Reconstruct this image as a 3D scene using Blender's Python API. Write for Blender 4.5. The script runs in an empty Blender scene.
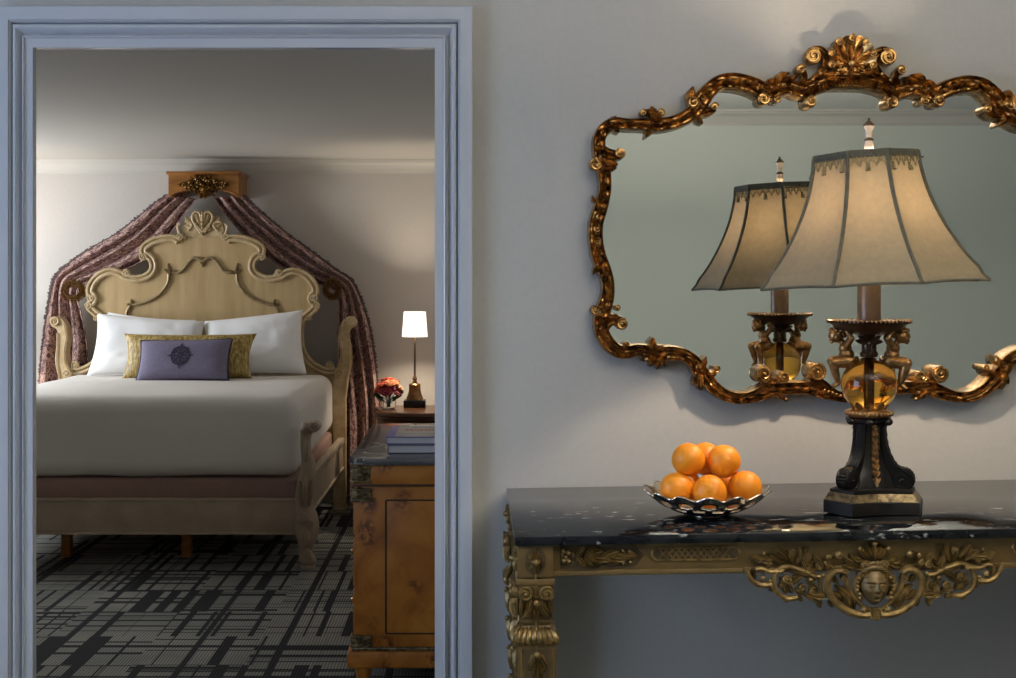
import bpy, bmesh, math, random
from mathutils import Vector, Matrix, noise
from mathutils.geometry import tessellate_polygon
PI = math.pi
random.seed(7)
S = bpy.context.scene
COL = S.collection

# ------------------------------------------------------------------ camera, world, lights, exposure
F, VX, VY, ZC = 1250.0, 470.0, 290.0, 1.385      # focal length (px), vanishing point (px), lens height (m)
cam_d = bpy.data.cameras.new('camera'); cam = bpy.data.objects.new('camera', cam_d); COL.objects.link(cam)
cam.location = (0, 0, ZC); cam.rotation_euler = (PI/2, 0, 0)
cam_d.sensor_width = 36; cam_d.lens = 36*F/1016
cam_d.shift_x = (508-VX)/1016; cam_d.shift_y = -(339-VY)/1016
cam_d.clip_start = .02
S.camera = cam
S.view_settings.view_transform = 'Standard'; S.view_settings.look = 'None'
S.view_settings.gamma = 1; S.view_settings.exposure = 0.0; S.view_settings.use_curve_mapping = False
S.cycles.use_denoising = True; S.cycles.use_adaptive_sampling = False
S.cycles.max_bounces = 10; S.cycles.transparent_max_bounces = 12
S.cycles.sample_clamp_indirect = 4
wd = bpy.data.worlds.new('world'); S.world = wd; wd.use_nodes = True
wd.node_tree.nodes['Background'].inputs[0].default_value = (.62, .78, 1, 1)
wd.node_tree.nodes['Background'].inputs[1].default_value = .6

def light(name, kind, loc, power, color, rot=(0, 0, 0), size=(1, 1), radius=.03, spread=None):
    d = bpy.data.lights.new(name, kind); d.energy = power; d.color = color
    if kind == 'AREA':
        d.shape = 'RECTANGLE'; d.size, d.size_y = size
        if spread: d.spread = spread
    else: d.shadow_soft_size = radius
    o = bpy.data.objects.new(name, d); COL.objects.link(o)
    o.location = loc; o.rotation_euler = rot
    return o
WL = -2.3                                           # lounge left wall
light('lounge_daylight', 'AREA', (WL-.06, 1.7, 1.35), 44, (.54, .69, 1.0), (0, -PI/2, 0), (1.5, 1.5))
light('lounge_added_fill', 'AREA', (1.3, .8, 1.9), 108, (1.0, .91, .80), (PI, 0, 0), (.9, .9))  # unseen fill without a fixture, added to bounce off the lounge ceiling
light('bedroom_daylight', 'AREA', (-3.86, 7.0, 1.45), 62, (.90, .94, 1.0), (0, -PI/2, 0), (1.1, 1.0))

# ------------------------------------------------------------------ helpers
def P(x, y, Y):                                     # a point of the photograph at depth Y
    return Vector(((x-VX)*Y/F, Y, ZC-(y-VY)*Y/F))

class MB:
    def __init__(s): s.v = []; s.f = []; s.uv = {}
    def add(s, vs, fs):
        b = len(s.v); s.v += [Vector(p) for p in vs]; s.f += [tuple(i+b for i in f) for f in fs]; return b
    def xform(s, M, start=0):
        for i in range(start, len(s.v)): s.v[i] = M @ s.v[i]
    def merge(s, o, M=None):
        s.add([M @ p for p in o.v] if M else o.v, o.f)
    def mirror_x(s, cx, start=0, fstart=0):
        n = len(s.v); vs = [Vector((2*cx-p.x, p.y, p.z)) for p in s.v[start:n]]
        fs = [tuple(i-start for i in reversed(f)) for f in s.f[fstart:]]
        s.add(vs, fs)
    def box(s, x0, x1, y0, y1, z0, z1, bev=0):
        if bev <= 0:
            v = [(x, y, z) for z in (z0, z1) for y in (y0, y1) for x in (x0, x1)]
            s.add(v, [(0,2,3,1), (4,5,7,6), (0,1,5,4), (2,6,7,3), (0,4,6,2), (1,3,7,5)])
        else:
            bm = bmesh.new(); bmesh.ops.create_cube(bm, size=1)
            for v in bm.verts: v.co = Vector(((x0+x1)/2+v.co.x*(x1-x0), (y0+y1)/2+v.co.y*(y1-y0), (z0+z1)/2+v.co.z*(z1-z0)))
            bmesh.ops.bevel(bm, geom=bm.edges[:], offset=bev, segments=3 if bev > .006 else 2, profile=.5, affect='EDGES')
            s.frombm(bm)
    def frombm(s, bm):
        bm.verts.index_update()
        s.add([v.co.copy() for v in bm.verts], [tuple(v.index for v in f.verts) for f in bm.faces]); bm.free()
    def grid(s, fn, nu, nv, closeu=False, closev=False, uvf=None):
        b = len(s.v)
        for j in range(nv + (0 if closev else 1)):
            for i in range(nu + (0 if closeu else 1)):
                if uvf: s.uv[len(s.v)] = uvf(i/nu, j/nv)
                s.v.append(Vector(fn(i/nu, j/nv)))
        wu = nu if closeu else nu+1; wv = nv if closev else nv+1
        for j in range(nv):
            for i in range(nu):
                s.f.append((b+j*wu+i, b+j*wu+(i+1)%wu, b+((j+1)%wv)*wu+(i+1)%wu, b+((j+1)%wv)*wu+i))
        return b
    def lathe(s, prof, c=(0, 0, 0), n=24, M=None, mod=None):   # prof: (r, z) bottom to top, about +Z
        b = len(s.v); k = len(prof); c = Vector(c)
        for r, z in prof:
            for i in range(n):
                a = 2*PI*i/n; rr = r*(mod(a, z) if mod else 1)
                p = Vector((rr*math.cos(a), rr*math.sin(a), z)); s.v.append((M @ p if M else p)+c)
        for j in range(k-1):
            for i in range(n):
                s.f.append((b+j*n+i, b+j*n+(i+1)%n, b+(j+1)*n+(i+1)%n, b+(j+1)*n+i))
        if prof[0][0] > 1e-6: s.f.append(tuple(b+i for i in reversed(range(n))))
        if prof[-1][0] > 1e-6: s.f.append(tuple(b+(k-1)*n+i for i in range(n)))
    def ball(s, c, r, n=10, m=7, M=None):
        r = (r, r, r) if isinstance(r, (int, float)) else r
        c = Vector(c); b = len(s.v)
        def pt(a, t):
            p = Vector((r[0]*math.sin(t)*math.cos(a), r[1]*math.sin(t)*math.sin(a), r[2]*math.cos(t)))
            return c+(M @ p if M else p)
        s.v.append(pt(0, 0))
        for j in range(1, m):
            for i in range(n): s.v.append(pt(2*PI*i/n, PI*j/m))
        s.v.append(pt(0, PI))
        for i in range(n): s.f.append((b, b+1+i, b+1+(i+1) % n))
        for j in range(m-2):
            for i in range(n):
                q = b+1+j*n; s.f.append((q+i, q+n+i, q+n+(i+1) % n, q+(i+1) % n))
        q = b+1+(m-2)*n; e = b+1+(m-1)*n
        for i in range(n): s.f.append((q+i, e, q+(i+1) % n))
    def tube(s, pts, rad, n=8, closed=False, flat=None):
        pts = [Vector(p) for p in pts]; k = len(pts)
        rad = [rad]*k if isinstance(rad, (int, float)) else rad
        b = len(s.v); N = None
        for i in range(k):
            if closed: T = (pts[(i+1) % k]-pts[i-1]).normalized()
            else: T = (pts[min(i+1, k-1)]-pts[max(i-1, 0)]).normalized()
            if N is None:
                N = T.orthogonal().normalized() if flat is None else (Vector(flat)-T*T.dot(Vector(flat))).normalized()
            else:
                N = N-T*T.dot(N)
                N = N.normalized() if N.length > 1e-6 else T.orthogonal().normalized()
            B = T.cross(N)
            for j in range(n):
                a = 2*PI*j/n; s.v.append(pts[i]+(N*math.cos(a)+B*math.sin(a))*rad[i])
        for i in range(k if closed else k-1):
            for j in range(n):
                i2 = (i+1) % k
                s.f.append((b+i*n+j, b+i*n+(j+1) % n, b+i2*n+(j+1) % n, b+i2*n+j))
        if not closed:
            s.f.append(tuple(b+j for j in reversed(range(n)))); s.f.append(tuple(b+(k-1)*n+j for j in range(n)))
    def poly(s, pts2, y0, y1):                       # outline in x, z; front y0 (nearer), back y1
        n = len(pts2)
        tri = tessellate_polygon([[Vector((x, z, 0)) for x, z in pts2]])
        b = s.add([(x, y0, z) for x, z in pts2]+[(x, y1, z) for x, z in pts2], [])
        for t in tri:
            s.f.append((b+t[0], b+t[1], b+t[2])); s.f.append((b+n+t[2], b+n+t[1], b+n+t[0]))
        for i in range(n):
            j = (i+1) % n; s.f.append((b+i, b+j, b+n+j, b+n+i))
    # --- carved relief: in the x-z plane, standing out towards -y from the plane y0
    def strip(s, path, prof, y0, dep, mod=None, cap=True):   # path (x, z, half width); prof (a, h)
        k = len(path); m = len(prof); b = len(s.v); L = 0
        for i in range(k):
            p = path[i]; q0 = path[max(i-1, 0)]; q1 = path[min(i+1, k-1)]
            T = Vector((q1[0]-q0[0], q1[1]-q0[1]))
            T = T.normalized() if T.length > 1e-9 else Vector((1, 0))
            N = Vector((-T.y, T.x))
            if i: L += math.hypot(p[0]-path[i-1][0], p[1]-path[i-1][1])
            ds = p[3] if len(p) > 3 else 1
            for a, h in prof:
                hh = h*ds*(mod(L, a) if mod and h > .05 else 1)
                s.v.append(Vector((p[0]+N.x*a*p[2], y0-dep*hh, p[1]+N.y*a*p[2])))
        for i in range(k-1):
            for j in range(m-1):
                s.f.append((b+i*m+j, b+i*m+j+1, b+(i+1)*m+j+1, b+(i+1)*m+j))
            s.f.append((b+i*m+m-1, b+i*m, b+(i+1)*m, b+(i+1)*m+m-1))
        if cap:
            s.f.append(tuple(b+j for j in range(m))); s.f.append(tuple(b+(k-1)*m+j for j in reversed(range(m))))
    def volute(s, cx, cz, r, y0, dep, d=1, a0=0, turns=1.7, body=True):
        n = 18
        if body:
            M = Matrix.Rotation(PI/2, 3, 'X')        # local z -> -y
            s.lathe([(r*.9, 0), (r*.96, dep*.55), (r*.86, dep*.72), (.0, dep*.74)], (cx, y0, cz), n, M)
        pts, rad = [], []; K = int(26*turns/1.7)
        for i in range(K+1):
            t = i/K; a = a0+d*2*PI*turns*t; rr = r*(.86*(1-t)**.9+.06)
            pts.append((cx+rr*math.cos(a), y0-dep*(.72+.14*t), cz+rr*math.sin(a))); rad.append(r*(.2-.08*t))
        s.tube(pts, rad, 6)
        s.ball((cx, y0-dep*.85, cz), r*.22, 8, 6)
    def leaf(s, bx, bz, tx, tz, w, y0, h, bend=0, lobes=3, nl=14):
        L = Vector((tx-bx, tz-bz)); ln = L.length; T = L/ln; N = Vector((-T.y, T.x)); b = len(s.v)
        prof = [(-1, 0), (-.98, .35), (-.6, .75), (-.3, .62), (0, 1), (.3, .62), (.6, .75), (.98, .35), (1, 0)]
        m = len(prof)
        for i in range(nl+1):
            t = i/nl
            wd_ = w*(math.sin(PI*min(1, t*.93+.07))**.7)*(1-.16*abs(math.sin(lobes*PI*t)))+w*.03
            hh = h*(.45+.75*math.sin(PI*(.15+.75*t)))*(1 if i < nl else .4)
            c = Vector((bx, bz))+T*(ln*t)+N*(bend*ln*math.sin(PI*t))
            for a, q in prof: s.v.append(Vector((c.x+N.x*a*wd_, y0-q*hh, c.y+N.y*a*wd_)))
        for i in range(nl):
            for j in range(m-1): s.f.append((b+i*m+j, b+i*m+j+1, b+(i+1)*m+j+1, b+(i+1)*m+j))
            s.f.append((b+i*m+m-1, b+i*m, b+(i+1)*m, b+(i+1)*m+m-1))
        s.f.append(tuple(b+j for j in range(m))); s.f.append(tuple(b+nl*m+j for j in reversed(range(m))))
    def build(s, name, mat, parent=None, smooth=40, loc=None):
        me = bpy.data.meshes.new(name)
        if loc is not None:
            o_ = Vector(loc); s.v = [p-o_ for p in s.v]
        me.from_pydata([tuple(p) for p in s.v], [], s.f); me.validate()
        bm = bmesh.new(); bm.from_mesh(me); bmesh.ops.recalc_face_normals(bm, faces=bm.faces[:]); bm.to_mesh(me); bm.free()
        if s.uv:
            ul = me.uv_layers.new(name='UVMap')
            for l in me.loops: ul.data[l.index].uv = s.uv.get(l.vertex_index, (0, 0))
        if smooth:
            me.polygons.foreach_set('use_smooth', [True]*len(me.polygons)); me.set_sharp_from_angle(angle=math.radians(smooth))
        me.materials.append(mat)
        o = bpy.data.objects.new(name, me); COL.objects.link(o)
        if loc is not None: o.location = loc
        if parent: o.parent = parent
        return o

def cat(pts, n=6, closed=False):                     # Catmull-Rom through tuples
    k = len(pts); out = []
    rng = range(k) if closed else range(k-1)
    for i in rng:
        g = lambda j: pts[j % k] if closed else pts[min(max(j, 0), k-1)]
        p0, p1, p2, p3 = g(i-1), g(i), g(i+1), g(i+2)
        for q in range(n):
            t = q/n
            out.append(tuple(.5*(2*b+(c-a)*t+(2*a-5*b+4*c-d)*t*t+(3*b-a-3*c+d)*t**3) for a, b, c, d in zip(p0, p1, p2, p3)))
    if not closed: out.append(tuple(pts[-1]))
    return out
def empty(name, loc=(0, 0, 0), rot=(0, 0, 0)):
    o = bpy.data.objects.new(name, None); COL.objects.link(o); o.location = loc; o.rotation_euler = rot
    o.empty_display_size = .1; return o
def tag(o, label, cat_, group=None):
    o['label'] = label; o['category'] = cat_
    if group: o['group'] = group
    return o
def struct(o, label=None):
    o['kind'] = 'structure'
    if label: o['label'] = label
    return o
def mod(o, kind, **kw):
    m = o.modifiers.new(kind.lower(), kind)
    for k, v in kw.items(): setattr(m, k, v)
    return m
def copy_tree(o, parent=None):
    c = o.copy(); COL.objects.link(c)
    if parent: c.parent = parent
    for ch in list(o.children): copy_tree(ch, c)
    return c

# ------------------------------------------------------------------ materials
def mat(name, col, rough=.5, metal=0, spec=.5, **kw):
    m = bpy.data.materials.new(name); m.use_nodes = True
    b = m.node_tree.nodes['Principled BSDF']
    b.inputs['Base Color'].default_value = (*col, 1); b.inputs['Roughness'].default_value = rough
    b.inputs['Metallic'].default_value = metal; b.inputs['Specular IOR Level'].default_value = spec
    for k, v in kw.items(): b.inputs[k.replace('_', ' ')].default_value = v
    return m
def nd(m, t, **kw):
    n = m.node_tree.nodes.new(t)
    for k, v in kw.items():
        if k in n.inputs: n.inputs[k].default_value = v
        else: setattr(n, k, v)
    return n
def ln(m, a, b): m.node_tree.links.new(a, b)
def coords(m, kind='Object', scale=(1, 1, 1), rot=(0, 0, 0)):
    t = nd(m, 'ShaderNodeTexCoord'); mp = nd(m, 'ShaderNodeMapping')
    mp.inputs['Scale'].default_value = scale; mp.inputs['Rotation'].default_value = rot
    ln(m, t.outputs[kind], mp.inputs[0]); return mp.outputs[0]
def ramp(m, fac, stops, mode='LINEAR'):
    r = nd(m, 'ShaderNodeValToRGB'); cr = r.color_ramp; cr.interpolation = mode
    while len(cr.elements) < len(stops): cr.elements.new(.5)
    for e, (p, c) in zip(cr.elements, stops): e.position = p; e.color = (*c, 1) if len(c) == 3 else c
    ln(m, fac, r.inputs[0]); return r.outputs[0]
def tex(m, t, vec, out=0, **kw):
    n = nd(m, t, **kw); ln(m, vec, n.inputs['Vector']); return n.outputs[out]
def bsdf(m): return m.node_tree.nodes['Principled BSDF']
def bump(m, h, strength=.3, dist=.005):
    b = nd(m, 'ShaderNodeBump'); b.inputs['Strength'].default_value = strength; b.inputs['Distance'].default_value = dist
    ln(m, h, b.inputs['Height']); ln(m, b.outputs[0], bsdf(m).inputs['Normal'])
def math_(m, op, a, b=None):
    n = nd(m, 'ShaderNodeMath', operation=op)
    for i, q in enumerate((a, b)):
        if q is None: continue
        if isinstance(q, (int, float)): n.inputs[i].default_value = q
        else: ln(m, q, n.inputs[i])
    return n.outputs[0]
def mottled(name, c0, c1, scale=8, rough=.5, metal=0, stretch=(1, 1, 1), bumps=0, detail=4, spec=.5, lo=.35, hi=.65, bscale=None):
    m = mat(name, c0, rough, metal, spec); v = coords(m, 'Object', stretch)
    n = tex(m, 'ShaderNodeTexNoise', v, Scale=scale, Detail=detail)
    ln(m, ramp(m, n, [(lo, c0), (hi, c1)]), bsdf(m).inputs['Base Color'])
    if bumps:
        n2 = tex(m, 'ShaderNodeTexNoise', v, Scale=bscale or scale*3, Detail=5); bump(m, n2, bumps, .003)
    return m

M = {}
M['wall'] = mottled('wall_paint', (.41, .41, .395), (.425, .425, .41), 60, .75, bumps=.05, bscale=240)
M['wall_bed'] = mottled('bedroom_paint', (.54, .505, .46), (.555, .52, .475), 40, .6, bumps=.03, bscale=200)
M['ceil'] = mat('ceiling_paint', (.52, .5, .45), .7)
M['ceil2'] = mat('white_ceiling_paint', (.74, .74, .71), .8)
M['near'] = mat('sage_paint', (.61, .65, .575), .7)
M['trim'] = mat('trim_gloss', (.46, .48, .515), .2)
M['crown'] = mat('crown_paint', (.55, .53, .48), .35)
M['copper'] = mottled('antique_copper_gilt', (.53, .31, .105), (.17, .085, .03), 45, .27, .92, bumps=.35, lo=.42, hi=.66, bscale=110)
M['gilt'] = mottled('dull_gilt_wood', (.28, .185, .062), (.12, .075, .026), 60, .36, .55, bumps=.3, lo=.4, hi=.68, bscale=150)
M['giltpl'] = mottled('plain_gilt_wood', (.175, .115, .040), (.14, .09, .032), 25, .42, .3, bumps=.08)
M['recess_shade'] = mat('recess_shade_patina', (.07, .045, .018), .6)  # dark tone paints recess shade along with aged patina
M['bronze'] = mottled('dark_bronze', (.055, .035, .022), (.10, .06, .03), 40, .3, .7)
M['black'] = mottled('ebonised_wood', (.006, .005, .0045), (.011, .009, .008), 30, .25, spec=.35)
M['stem'] = mottled('brown_bronze_tube', (.095, .068, .05), (.13, .095, .07), 40, .35, .35)
M['plinth'] = mat('satin_ebonised_wood', (.008, .007, .006), .45, spec=.3)
M['cherub'] = mottled('gilded_bronze', (.36, .20, .075), (.15, .08, .03), 90, .33, .8, lo=.4, hi=.7)
M['silver'] = mat('antique_silver', (.62, .56, .46), .22, 1)
M['cream'] = mottled('cream_painted_wood', (.55, .395, .205), (.46, .325, .155), 5, .42, stretch=(5, 1, .6), bumps=.05)
M['cream2'] = mottled('worn_cream_carving', (.60, .465, .27), (.43, .305, .155), 16, .42)
M['foot'] = mottled('limed_carving', (.42, .34, .245), (.36, .285, .20), 9, .5, bumps=.3, bscale=90)
M['goldline'] = mottled('worn_gold_moulding', (.36, .27, .14), (.22, .16, .08), 50, .4, .3)
M['sheet'] = mottled('white_cotton', (.74, .71, .66), (.78, .75, .70), 3, .85, bumps=.04, bscale=300)
M['pillow'] = mottled('white_pillow_cotton', (.84, .85, .86), (.88, .88, .88), 4, .8, bumps=.12, bscale=9)
M['skirt'] = mottled('mauve_upholstery', (.30, .185, .155), (.33, .21, .175), 30, .9)
M['lav'] = mottled('lavender_linen', (.170, .152, .235), (.205, .185, .275), 60, .85, stretch=(1, 1, 3), bumps=.15, bscale=260)
M['navy'] = mat('navy_embroidery', (.022, .015, .045), .7)
M['cornice'] = mottled('walnut_cornice', (.40, .17, .035), (.25, .095, .02), 7, .35, stretch=(1, 1, 5))
M['burn'] = mottled('burnished_gilt', (.42, .24, .07), (.10, .05, .015), 70, .35, .7, lo=.4, hi=.62)
M['wreath'] = mottled('bronzed_wreath', (.38, .23, .085), (.12, .06, .025), 70, .4, .5)
M['brass'] = mottled('aged_brass', (.40, .22, .09), (.22, .12, .05), 30, .32, .9)
M['pole'] = mat('bronze_rod', (.06, .035, .02), .4, .6)
M['mahog'] = mottled('mahogany', (.13, .05, .02), (.07, .027, .012), 6, .25, stretch=(1, 1, 6))
M['mount'] = mottled('tarnished_brass_mount', (.26, .19, .09), (.06, .042, .024), 70, .4, .7, bumps=.5, bscale=120)
M['paper'] = mat('page_paper', (.62, .60, .58), .8)
M['white'] = mat('white_card', (.85, .83, .78), .6)
M['bookgrey'] = mat('grey_book_cloth', (.16, .165, .19), .5)
M['booklav'] = mat('lavender_book_cover', (.17, .14, .34), .4)
M['bookcov'] = mat('grey_cover_picture', (.20, .20, .235), .35)
M['bookbeige'] = mat('beige_cover_panel', (.44, .38, .32), .4)
M['red'] = mat('red_print', (.42, .12, .09), .5)
M['wire'] = mat('lamp_cord', (.45, .33, .09), .5)
M['green'] = mottled('leaf_green', (.03, .07, .02), (.06, .11, .035), 20, .5)

# gold bolster: vertical ruched silk
m = M['gold'] = mat('gold_ruched_silk', (.5, .36, .12), .45)
v = coords(m, 'Object', (1, 1, .25))
n = tex(m, 'ShaderNodeTexNoise', v, Scale=90, Detail=3)
ln(m, ramp(m, n, [(.35, (.20, .125, .022)), (.5, (.36, .245, .055)), (.66, (.54, .42, .16))]), bsdf(m).inputs['Base Color']); bump(m, n, .6, .006)

# console marble: black with pale fossil flecks
m = M['marble'] = mat('black_fossil_marble', (.006, .007, .009), .06, spec=.32)
v = coords(m, 'Object', (1, 1.1, 1))
w = tex(m, 'ShaderNodeTexNoise', v, Scale=18, Detail=3)
n1 = tex(m, 'ShaderNodeTexNoise', coords(m, 'Object', (14, 34, 20), (0, 0, .18)), Scale=1.6, Detail=5, Roughness=.55)
n2 = tex(m, 'ShaderNodeTexNoise', coords(m, 'Object', (7, 19, 12), (0, 0, -.2)), Scale=1.3, Detail=6, Roughness=.6)
f1 = ramp(m, n1, [(.635, (0, 0, 0)), (.675, (.5, .5, .5))]); f2 = ramp(m, n2, [(.655, (0, 0, 0)), (.69, (.55, .55, .55))])
fm = nd(m, 'ShaderNodeMix', data_type='RGBA', blend_type='LIGHTEN'); fm.inputs[0].default_value = 1
ln(m, f1, fm.inputs[6]); ln(m, f2, fm.inputs[7])
cl = ramp(m, w, [(.4, (.005, .006, .008)), (.62, (.014, .016, .018))])
mx = nd(m, 'ShaderNodeMix', data_type='RGBA', blend_type='MIX'); ln(m, fm.outputs[2], mx.inputs[0]); ln(m, cl, mx.inputs[6])
mx.inputs[7].default_value = (.42, .43, .43, 1); ln(m, mx.outputs[2], bsdf(m).inputs['Base Color'])

# dresser marble: grey with pale veins
m = M['marble2'] = mat('grey_veined_marble', (.05, .05, .05), .12, spec=.6)
v = coords(m, 'Object')
nz = nd(m, 'ShaderNodeTexNoise', Scale=3.5, Detail=5, Distortion=.6); ln(m, v, nz.inputs['Vector'])
ln(m, ramp(m, nz.outputs[0], [(.40, (.085, .085, .082)), (.485, (.11, .11, .105)), (.5, (.5, .5, .48)), (.515, (.11, .11, .105)), (.6, (.085, .087, .085))]), bsdf(m).inputs['Base Color'])

# burr veneer
def burl(name, k=1.0):
    m = mat(name, (.4, .17, .04), .4, spec=.3)
    v = coords(m, 'Object'); w = nd(m, 'ShaderNodeTexNoise', Scale=5, Detail=6, Distortion=1.4); ln(m, v, w.inputs['Vector'])
    vo = tex(m, 'ShaderNodeTexVoronoi', coords(m, 'Object', (9, 9, 7)), Scale=1)
    sp = tex(m, 'ShaderNodeTexNoise', v, Scale=55, Detail=4)
    base = ramp(m, w.outputs[0], [(.3, (.25*k, .078*k, .010*k)), (.5, (.40*k, .145*k, .020*k)), (.7, (.50*k, .20*k, .032*k))])
    kn = ramp(m, vo, [(.0, (1, 1, 1)), (.2, (.7, .7, .7)), (.36, (0, 0, 0))])
    sk = ramp(m, sp, [(.44, (1, 1, 1)), (.56, (0, 0, 0))])
    f = math_(m, 'MULTIPLY', kn, sk)
    mx = nd(m, 'ShaderNodeMix', data_type='RGBA'); ln(m, f, mx.inputs[0]); ln(m, base, mx.inputs[6]); mx.inputs[7].default_value = (.09, .022, .008, 1)
    ln(m, mx.outputs[2], bsdf(m).inputs['Base Color']); return m
M['burl'] = burl('burr_elm_veneer'); M['burl2'] = burl('burr_elm_frame', .95)
M['inlay'] = mat('dark_inlay', (.035, .014, .006), .35)

# damask drape
m = M['damask'] = mat('plum_damask', (.15, .07, .07), .75)
tc = coords(m, 'UV', (1, 1, 1))
wv = nd(m, 'ShaderNodeTexNoise', Scale=24, Detail=1.5, Distortion=1.6); ln(m, tc, wv.inputs['Vector'])
vo = nd(m, 'ShaderNodeTexVoronoi', Scale=26, feature='DISTANCE_TO_EDGE')
mx0 = nd(m, 'ShaderNodeMix', data_type='RGBA'); mx0.inputs[0].default_value = .08; ln(m, tc, mx0.inputs[6]); ln(m, wv.outputs[1], mx0.inputs[7])
ln(m, mx0.outputs[2], vo.inputs['Vector'])
a = ramp(m, wv.outputs[0], [(.465, (0, 0, 0)), (.50, (1, 1, 1)), (.60, (1, 1, 1)), (.63, (.25, .25, .25))]); bq = ramp(m, vo.outputs[0], [(.03, (1, 1, 1)), (.09, (0, 0, 0))])
sc = math_(m, 'MAXIMUM', math_(m, 'MULTIPLY', a, .85), math_(m, 'MULTIPLY', bq, .25))
mx = nd(m, 'ShaderNodeMix', data_type='RGBA'); ln(m, sc, mx.inputs[0]); mx.inputs[6].default_value = (.115, .048, .056, 1); mx.inputs[7].default_value = (.58, .39, .32, 1)
ln(m, mx.outputs[2], bsdf(m).inputs['Base Color'])
M['fringe'] = mottled('drape_fringe', (.06, .045, .05), (.16, .11, .10), 120, .9)

# carpet: charcoal with pale woven blocks
m = M['carpet'] = mat('woven_carpet', (.1, .1, .1), .95, spec=.1)
g = nd(m, 'ShaderNodeTexCoord'); sx = nd(m, 'ShaderNodeSeparateXYZ'); ln(m, g.outputs['Object'], sx.inputs[0])
X, Yc = sx.outputs[0], sx.outputs[1]
def cell(a, k): return math_(m, 'FLOOR', math_(m, 'MULTIPLY', a, k))
def noise2(a, b, sa, sb, **kw):
    c = nd(m, 'ShaderNodeCombineXYZ'); ln(m, math_(m, 'MULTIPLY', a, sa), c.inputs[0]); ln(m, b, c.inputs[1])
    return tex(m, 'ShaderNodeTexNoise', c.outputs[0], Scale=1, Detail=kw.get('d', 2))
rowid = math_(m, 'MULTIPLY', cell(Yc, 2.6), 7.31); colid = math_(m, 'MULTIPLY', cell(X, 2.4), 5.17)
c1 = ramp(m, noise2(X, math_(m, 'MULTIPLY', rowid, .22), 19, 1), [(.43, (0, 0, 0)), (.45, (1, 1, 1))])
c2 = ramp(m, noise2(Yc, math_(m, 'ADD', colid, 40), 29, 1), [(.42, (0, 0, 0)), (.44, (1, 1, 1))])
c3 = ramp(m, noise2(X, math_(m, 'ADD', math_(m, 'MULTIPLY', X, 0), 90), 9, 1), [(.37, (0, 0, 0)), (.39, (1, 1, 1))])
c4 = ramp(m, noise2(Yc, math_(m, 'ADD', math_(m, 'MULTIPLY', Yc, 0), 190), 10, 1), [(.37, (0, 0, 0)), (.39, (1, 1, 1))])
lit = math_(m, 'MULTIPLY', math_(m, 'MULTIPLY', c1, c2), math_(m, 'MULTIPLY', c3, c4))
tone = tex(m, 'ShaderNodeTexNoise', g.outputs['Object'], Scale=2.3, Detail=2)
lc = ramp(m, tone, [(.35, (.23, .235, .21)), (.65, (.34, .335, .295))])
mx = nd(m, 'ShaderNodeMix', data_type='RGBA'); ln(m, lit, mx.inputs[0]); mx.inputs[6].default_value = (.040, .041, .044, 1); ln(m, lc, mx.inputs[7])
rib = math_(m, 'SINE', math_(m, 'MULTIPLY', X, 520)); ribc = ramp(m, rib, [(.0, (.55, .55, .55)), (.6, (1, 1, 1))])
mu = nd(m, 'ShaderNodeMix', data_type='RGBA', blend_type='MULTIPLY'); mu.inputs[0].default_value = 1; ln(m, mx.outputs[2], mu.inputs[6]); ln(m, ribc, mu.inputs[7])
ln(m, mu.outputs[2], bsdf(m).inputs['Base Color'])

# mirror glass, clear glass, amber glass, crystal
M['mirror'] = mat('silvered_glass', (.83, .855, .825), .0, 1)
M['glass'] = mat('clear_glass', (1, 1, 1), .02, Transmission_Weight=1.0, IOR=1.45)
M['amber'] = mat('amber_glass', (.96, .47, .075), .02, Transmission_Weight=1.0, IOR=1.42)
M['crystal'] = mottled('finial_porcelain', (.75, .66, .56), (.55, .45, .36), 60, .15)

def shade_mat(name, c, tr, strength=0.0):
    m = mat(name, c, .8); t = nd(m, 'ShaderNodeBsdfTranslucent'); t.inputs[0].default_value = (*tr, 1)
    mix = nd(m, 'ShaderNodeMixShader'); mix.inputs[0].default_value = .055
    v = coords(m, 'Object', (1, 1, 1)); n = tex(m, 'ShaderNodeTexNoise', v, Scale=70, Detail=5)
    ln(m, ramp(m, n, [(.3, tuple(q*.86 for q in c)), (.7, c)]), bsdf(m).inputs['Base Color'])
    ln(m, ramp(m, n, [(.3, tuple(q*.8 for q in tr)), (.7, tr)]), t.inputs[0])
    ln(m, bsdf(m).outputs[0], mix.inputs[1]); ln(m, t.outputs[0], mix.inputs[2])
    ln(m, mix.outputs[0], m.node_tree.nodes['Material Output'].inputs[0]); return m
M['shade'] = shade_mat('taupe_silk_shade', (.205, .175, .112), (.25, .18, .10))
M['piping'] = mottled('sage_piping', (.075, .07, .05), (.10, .095, .065), 60, .8)
M['tassel'] = mottled('olive_tassel', (.17, .14, .065), (.24, .20, .10), 90, .85)
M['lit'] = mat('lit_white_shade', (.9, .86, .78), .8)
b = bsdf(M['lit']); b.inputs['Emission Color'].default_value = (1, .88, .72, 1); b.inputs['Emission Strength'].default_value = 1.5
M['bulb'] = mat('lit_bulb', (.9, .85, .8), .5)
b = bsdf(M['bulb']); b.inputs['Emission Color'].default_value = (1, .78, .56, 1); b.inputs['Emission Strength'].default_value = 1080
def orange_mat():
    m = mat('orange_peel', (.8, .27, .01), .45, Subsurface_Weight=.12, Subsurface_Scale=.01)
    m.node_tree.nodes['Principled BSDF'].inputs['Subsurface Radius'].default_value = (1, .35, .05)
    v = coords(m); n = tex(m, 'ShaderNodeTexNoise', v, Scale=14, Detail=2)
    ln(m, ramp(m, n, [(.35, (.74, .215, .004)), (.7, (.82, .30, .010))]), bsdf(m).inputs['Base Color'])
    vo = tex(m, 'ShaderNodeTexVoronoi', v, Scale=330); bump(m, vo, .25, .0012); return m
M['orange'] = orange_mat()

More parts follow.
